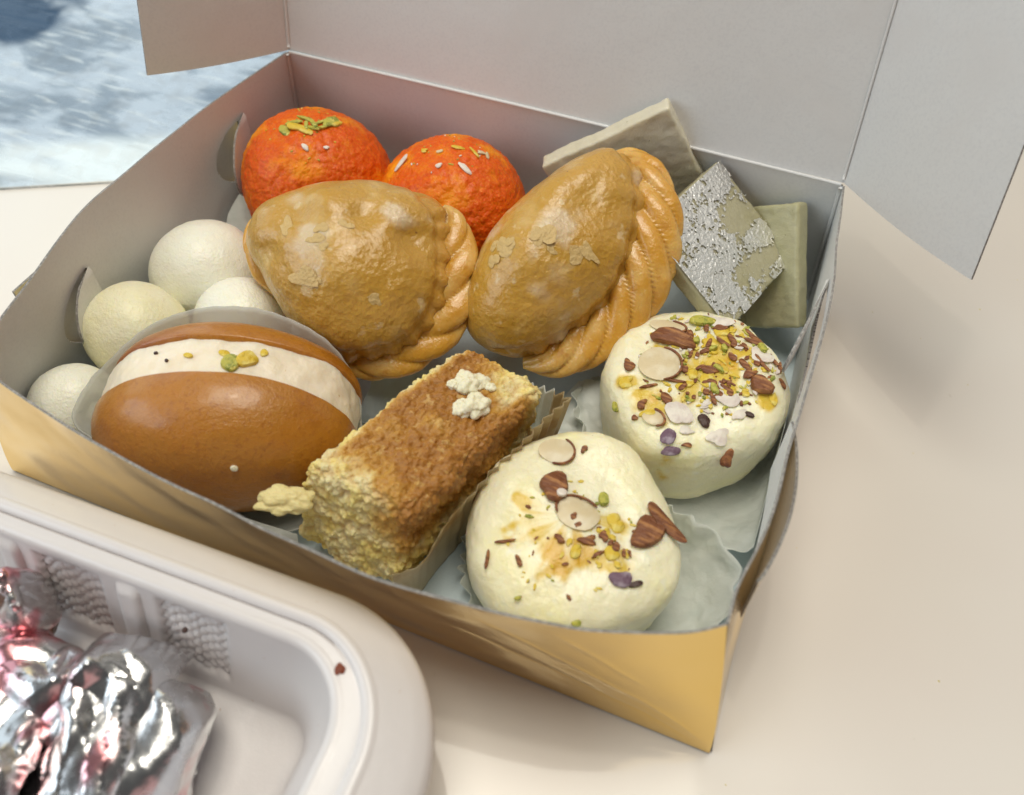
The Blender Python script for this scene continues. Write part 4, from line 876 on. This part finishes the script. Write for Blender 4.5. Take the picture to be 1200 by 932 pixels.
# dirt crumbs lying on the rim
rng = random.Random(3); V = []; F = []
def rimpt(i, d):
    o_ = rrect(d)[i % 420]; x, y = o_[0]-RCX, o_[1]-RCY
    return RCX+x*cR[0]-y*cR[1], RCY+x*cR[1]+y*cR[0]
for k in range(240):
    i = int(min(419, max(0, rng.gauss(205 if rng.random() < .7 else 270, 22)))); d = rng.uniform(.15, 1.6); x, y = rimpt(i, d); z = 2.70+.32*d if d < .9 else 2.87
    s = rng.uniform(.008, .026)*(1.6 if rng.random() < .1 else 1); b0 = len(V)
    for q in range(6): t = q*math.pi/3; V.append((x+s*1.5*math.cos(t)*rng.uniform(.5, 1), y+s*math.sin(t)*rng.uniform(.5, 1), z))
    V.append((x, y, z+s)); 
    for q in range(6): F.append((b0+q, b0+(q+1) % 6, b0+6))
mesh("crumb_dust", V, F, m_crumb_red, tray, smooth=False, kind='stuff')
lumpball(None, "food_crumb", (9.95, -2.0, 2.93), .085, m_crumb_red, 12, label="single dark red crumb on the inner rim of the white container", cat="crumb")
lumpball(None, "food_crumb", (6.95, -2.2, 2.18), .04, m_dark, 13, label="tiny black speck between two waffled panels of the white container", cat="crumb")

rng = random.Random(91); V = []; F = []
for k in range(46):
    x, y = rng.uniform(12.5, 27), rng.uniform(-3, 18)
    if x < 16.6 and y > -.4: continue
    s_ = rng.uniform(.01, .03); b0 = len(V)
    for q in range(6): t = q*math.pi/3; V.append((x+s_*1.6*math.cos(t)*rng.uniform(.4, 1), y+s_*math.sin(t)*rng.uniform(.5, 1), -.02))
    V.append((x, y, -.02+s_*.7))
    for q in range(6): F.append((b0+q, b0+(q+1) % 6, b0+6))
mesh("table_crumbs", V, F, m_crumbyel, None, smooth=False, kind='stuff', label="tiny pale crumbs scattered on the table right of the box", cat="crumbs")
# ------------------------------------------------------------------ foil wrapped roll
foil = empty("foil_wrap", (5.2, -6.0, .4), label="crumpled shiny foil wrap lying in the white takeaway container", cat="foil wrap")
def foilsheet(name, c, fr, rad, top, bot_, seed, ncr=1.0, nt=150, ns=80, amp=.32, flat=True):
    V, F = blob(c, fr, rad, top, bot_, nt, ns, e=(.7, .8))
    n = normals(V, F); rs = np.random.RandomState(seed); h = 0
    wp = np.stack([fbm(V, .7*ncr, 2, seed+1), fbm(V, .7*ncr, 2, seed+2), fbm(V, .7*ncr, 2, seed+3)], 1)
    for q in range(9):
        dd = rs.normal(size=3); dd /= np.linalg.norm(dd); sc_ = ncr*rs.uniform(.3, .7)*(1 if q < 5 else 2.0)
        x = (V+wp*.7)@dd*sc_+rs.rand(); h = h+(np.abs((x % 1)-.5)*4-1)/(1 if q < 5 else 4.)*np.clip(.5+1.6*vnoise(V, .5*ncr, seed+30+q), 0, 1)
    V = V+n*(h*amp*.55)[:, None]
    V[:, 2] = np.maximum(V[:, 2], .33)
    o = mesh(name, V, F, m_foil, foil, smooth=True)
    try: o.data.set_sharp_from_angle(angle=math.radians(12))
    except Exception: pass
    return o
foilsheet("foil_body", (5.4, -6.2, 1.1), frame((0.05, .12, 1), (.93, -.1, 0)), [3.2, 3.2, 3.3, 3.3, 3.2, 3.1, 3.0, 2.8, 2.75, 2.7, 2.6, 2.55, 2.5, 2.7, 2.9, 3.1, 3.2, 3.1], 1.15, .75, 3, .62, 170, 80, .28)
def foilstrip(c, u, v, L, W_, curl, seed, amp=.16):
    """a folded flap of foil with sharp creases and a free edge"""
    c = np.array(c); u = np.array(u, float); u /= np.linalg.norm(u); v = np.array(v, float); v -= (v@u)*u; v /= np.linalg.norm(v); n = np.cross(u, v)
    if n[2] < 0: n = -n
    nu, nv = int(L/.032), int(W_/.032); rs = np.random.RandomState(seed)
    x, y = np.meshgrid(np.linspace(-L/2, L/2, nu), np.linspace(-W_/2, W_/2, nv), indexing='ij')
    q = np.dstack([x, y, np.zeros_like(x)]); h = 0
    wx, wy = fbm(q, .6, 2, seed)*.9, fbm(q, .6, 2, seed+3)*.9
    for k in range(10):
        a = rs.uniform(0, np.pi) if k > 3 else rs.uniform(-.35, .35)+np.pi/2*(k % 2 == 0)
        f = rs.uniform(.22, .45) if k < 5 else rs.uniform(.7, 1.3)
        t = ((x+wx)*np.cos(a)+(y+wy)*np.sin(a))*f+rs.rand()
        h = h+(np.abs((t % 1)-.5)*4-1)/(1 if k < 5 else 2.8)*np.clip(.6+1.5*vnoise(q, .7, seed+k), 0, 1)
    G = c+x[..., None]*u+y[..., None]*v+(h*amp-curl*(y/(W_/2))**2*W_*.5-.10*curl*x*x-.45*(np.abs(x)/(L/2))**5-.25*(np.abs(y)/(W_/2))**6)[..., None]*n
    G = G+(fbm(q, 1.3, 3, seed+8)*.10)[..., None]*v
    G[..., 2] = np.maximum(G[..., 2], .36)
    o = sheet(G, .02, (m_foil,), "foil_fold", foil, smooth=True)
    o.data.set_sharp_from_angle(angle=math.radians(16))
    return o
foilstrip((6.75, -4.35, 2.35), (.25, -1, -.12), (1, .25, -.1), 3.6, 1.5, .30, 9)
foilstrip((8.0, -4.55, 1.85), (.35, -1, -.05), (.8, .3, -.7), 3.6, 1.5, .25, 13)
foilstrip((5.35, -3.55, 2.3), (1, -.35, -.1), (.2, 1, -.55), 3.2, 1.2, .30, 17)
foilstrip((5.2, -4.9, 2.45), (.35, -1, .05), (1, .3, 0), 3.4, 1.7, .25, 27)
foilstrip((7.1, -3.55, 1.9), (1, -.3, -.35), (.2, 1, -.7), 2.4, 1.0, .3, 33)
foilsheet("foil_twist", (4.05, -2.75, 2.35), frame((.2, -.2, 1), (.5, -.6, .2)), [.5, .45, .35, .3, .3, .4, .5, .5, .4, .3, .3, .4], .8, .8, 19, 1.3, 90, 50, .16)
V, F = blob((3.75, -3.45, 1.75), frame((-.1, .2, 1)), [.95], .55, .7, 100, 60); V = noisy(V, (3.75, -3.45, 1.75), .25, 1.4, 5, 4)
mesh("filling", V, F, m_brown_food, foil)
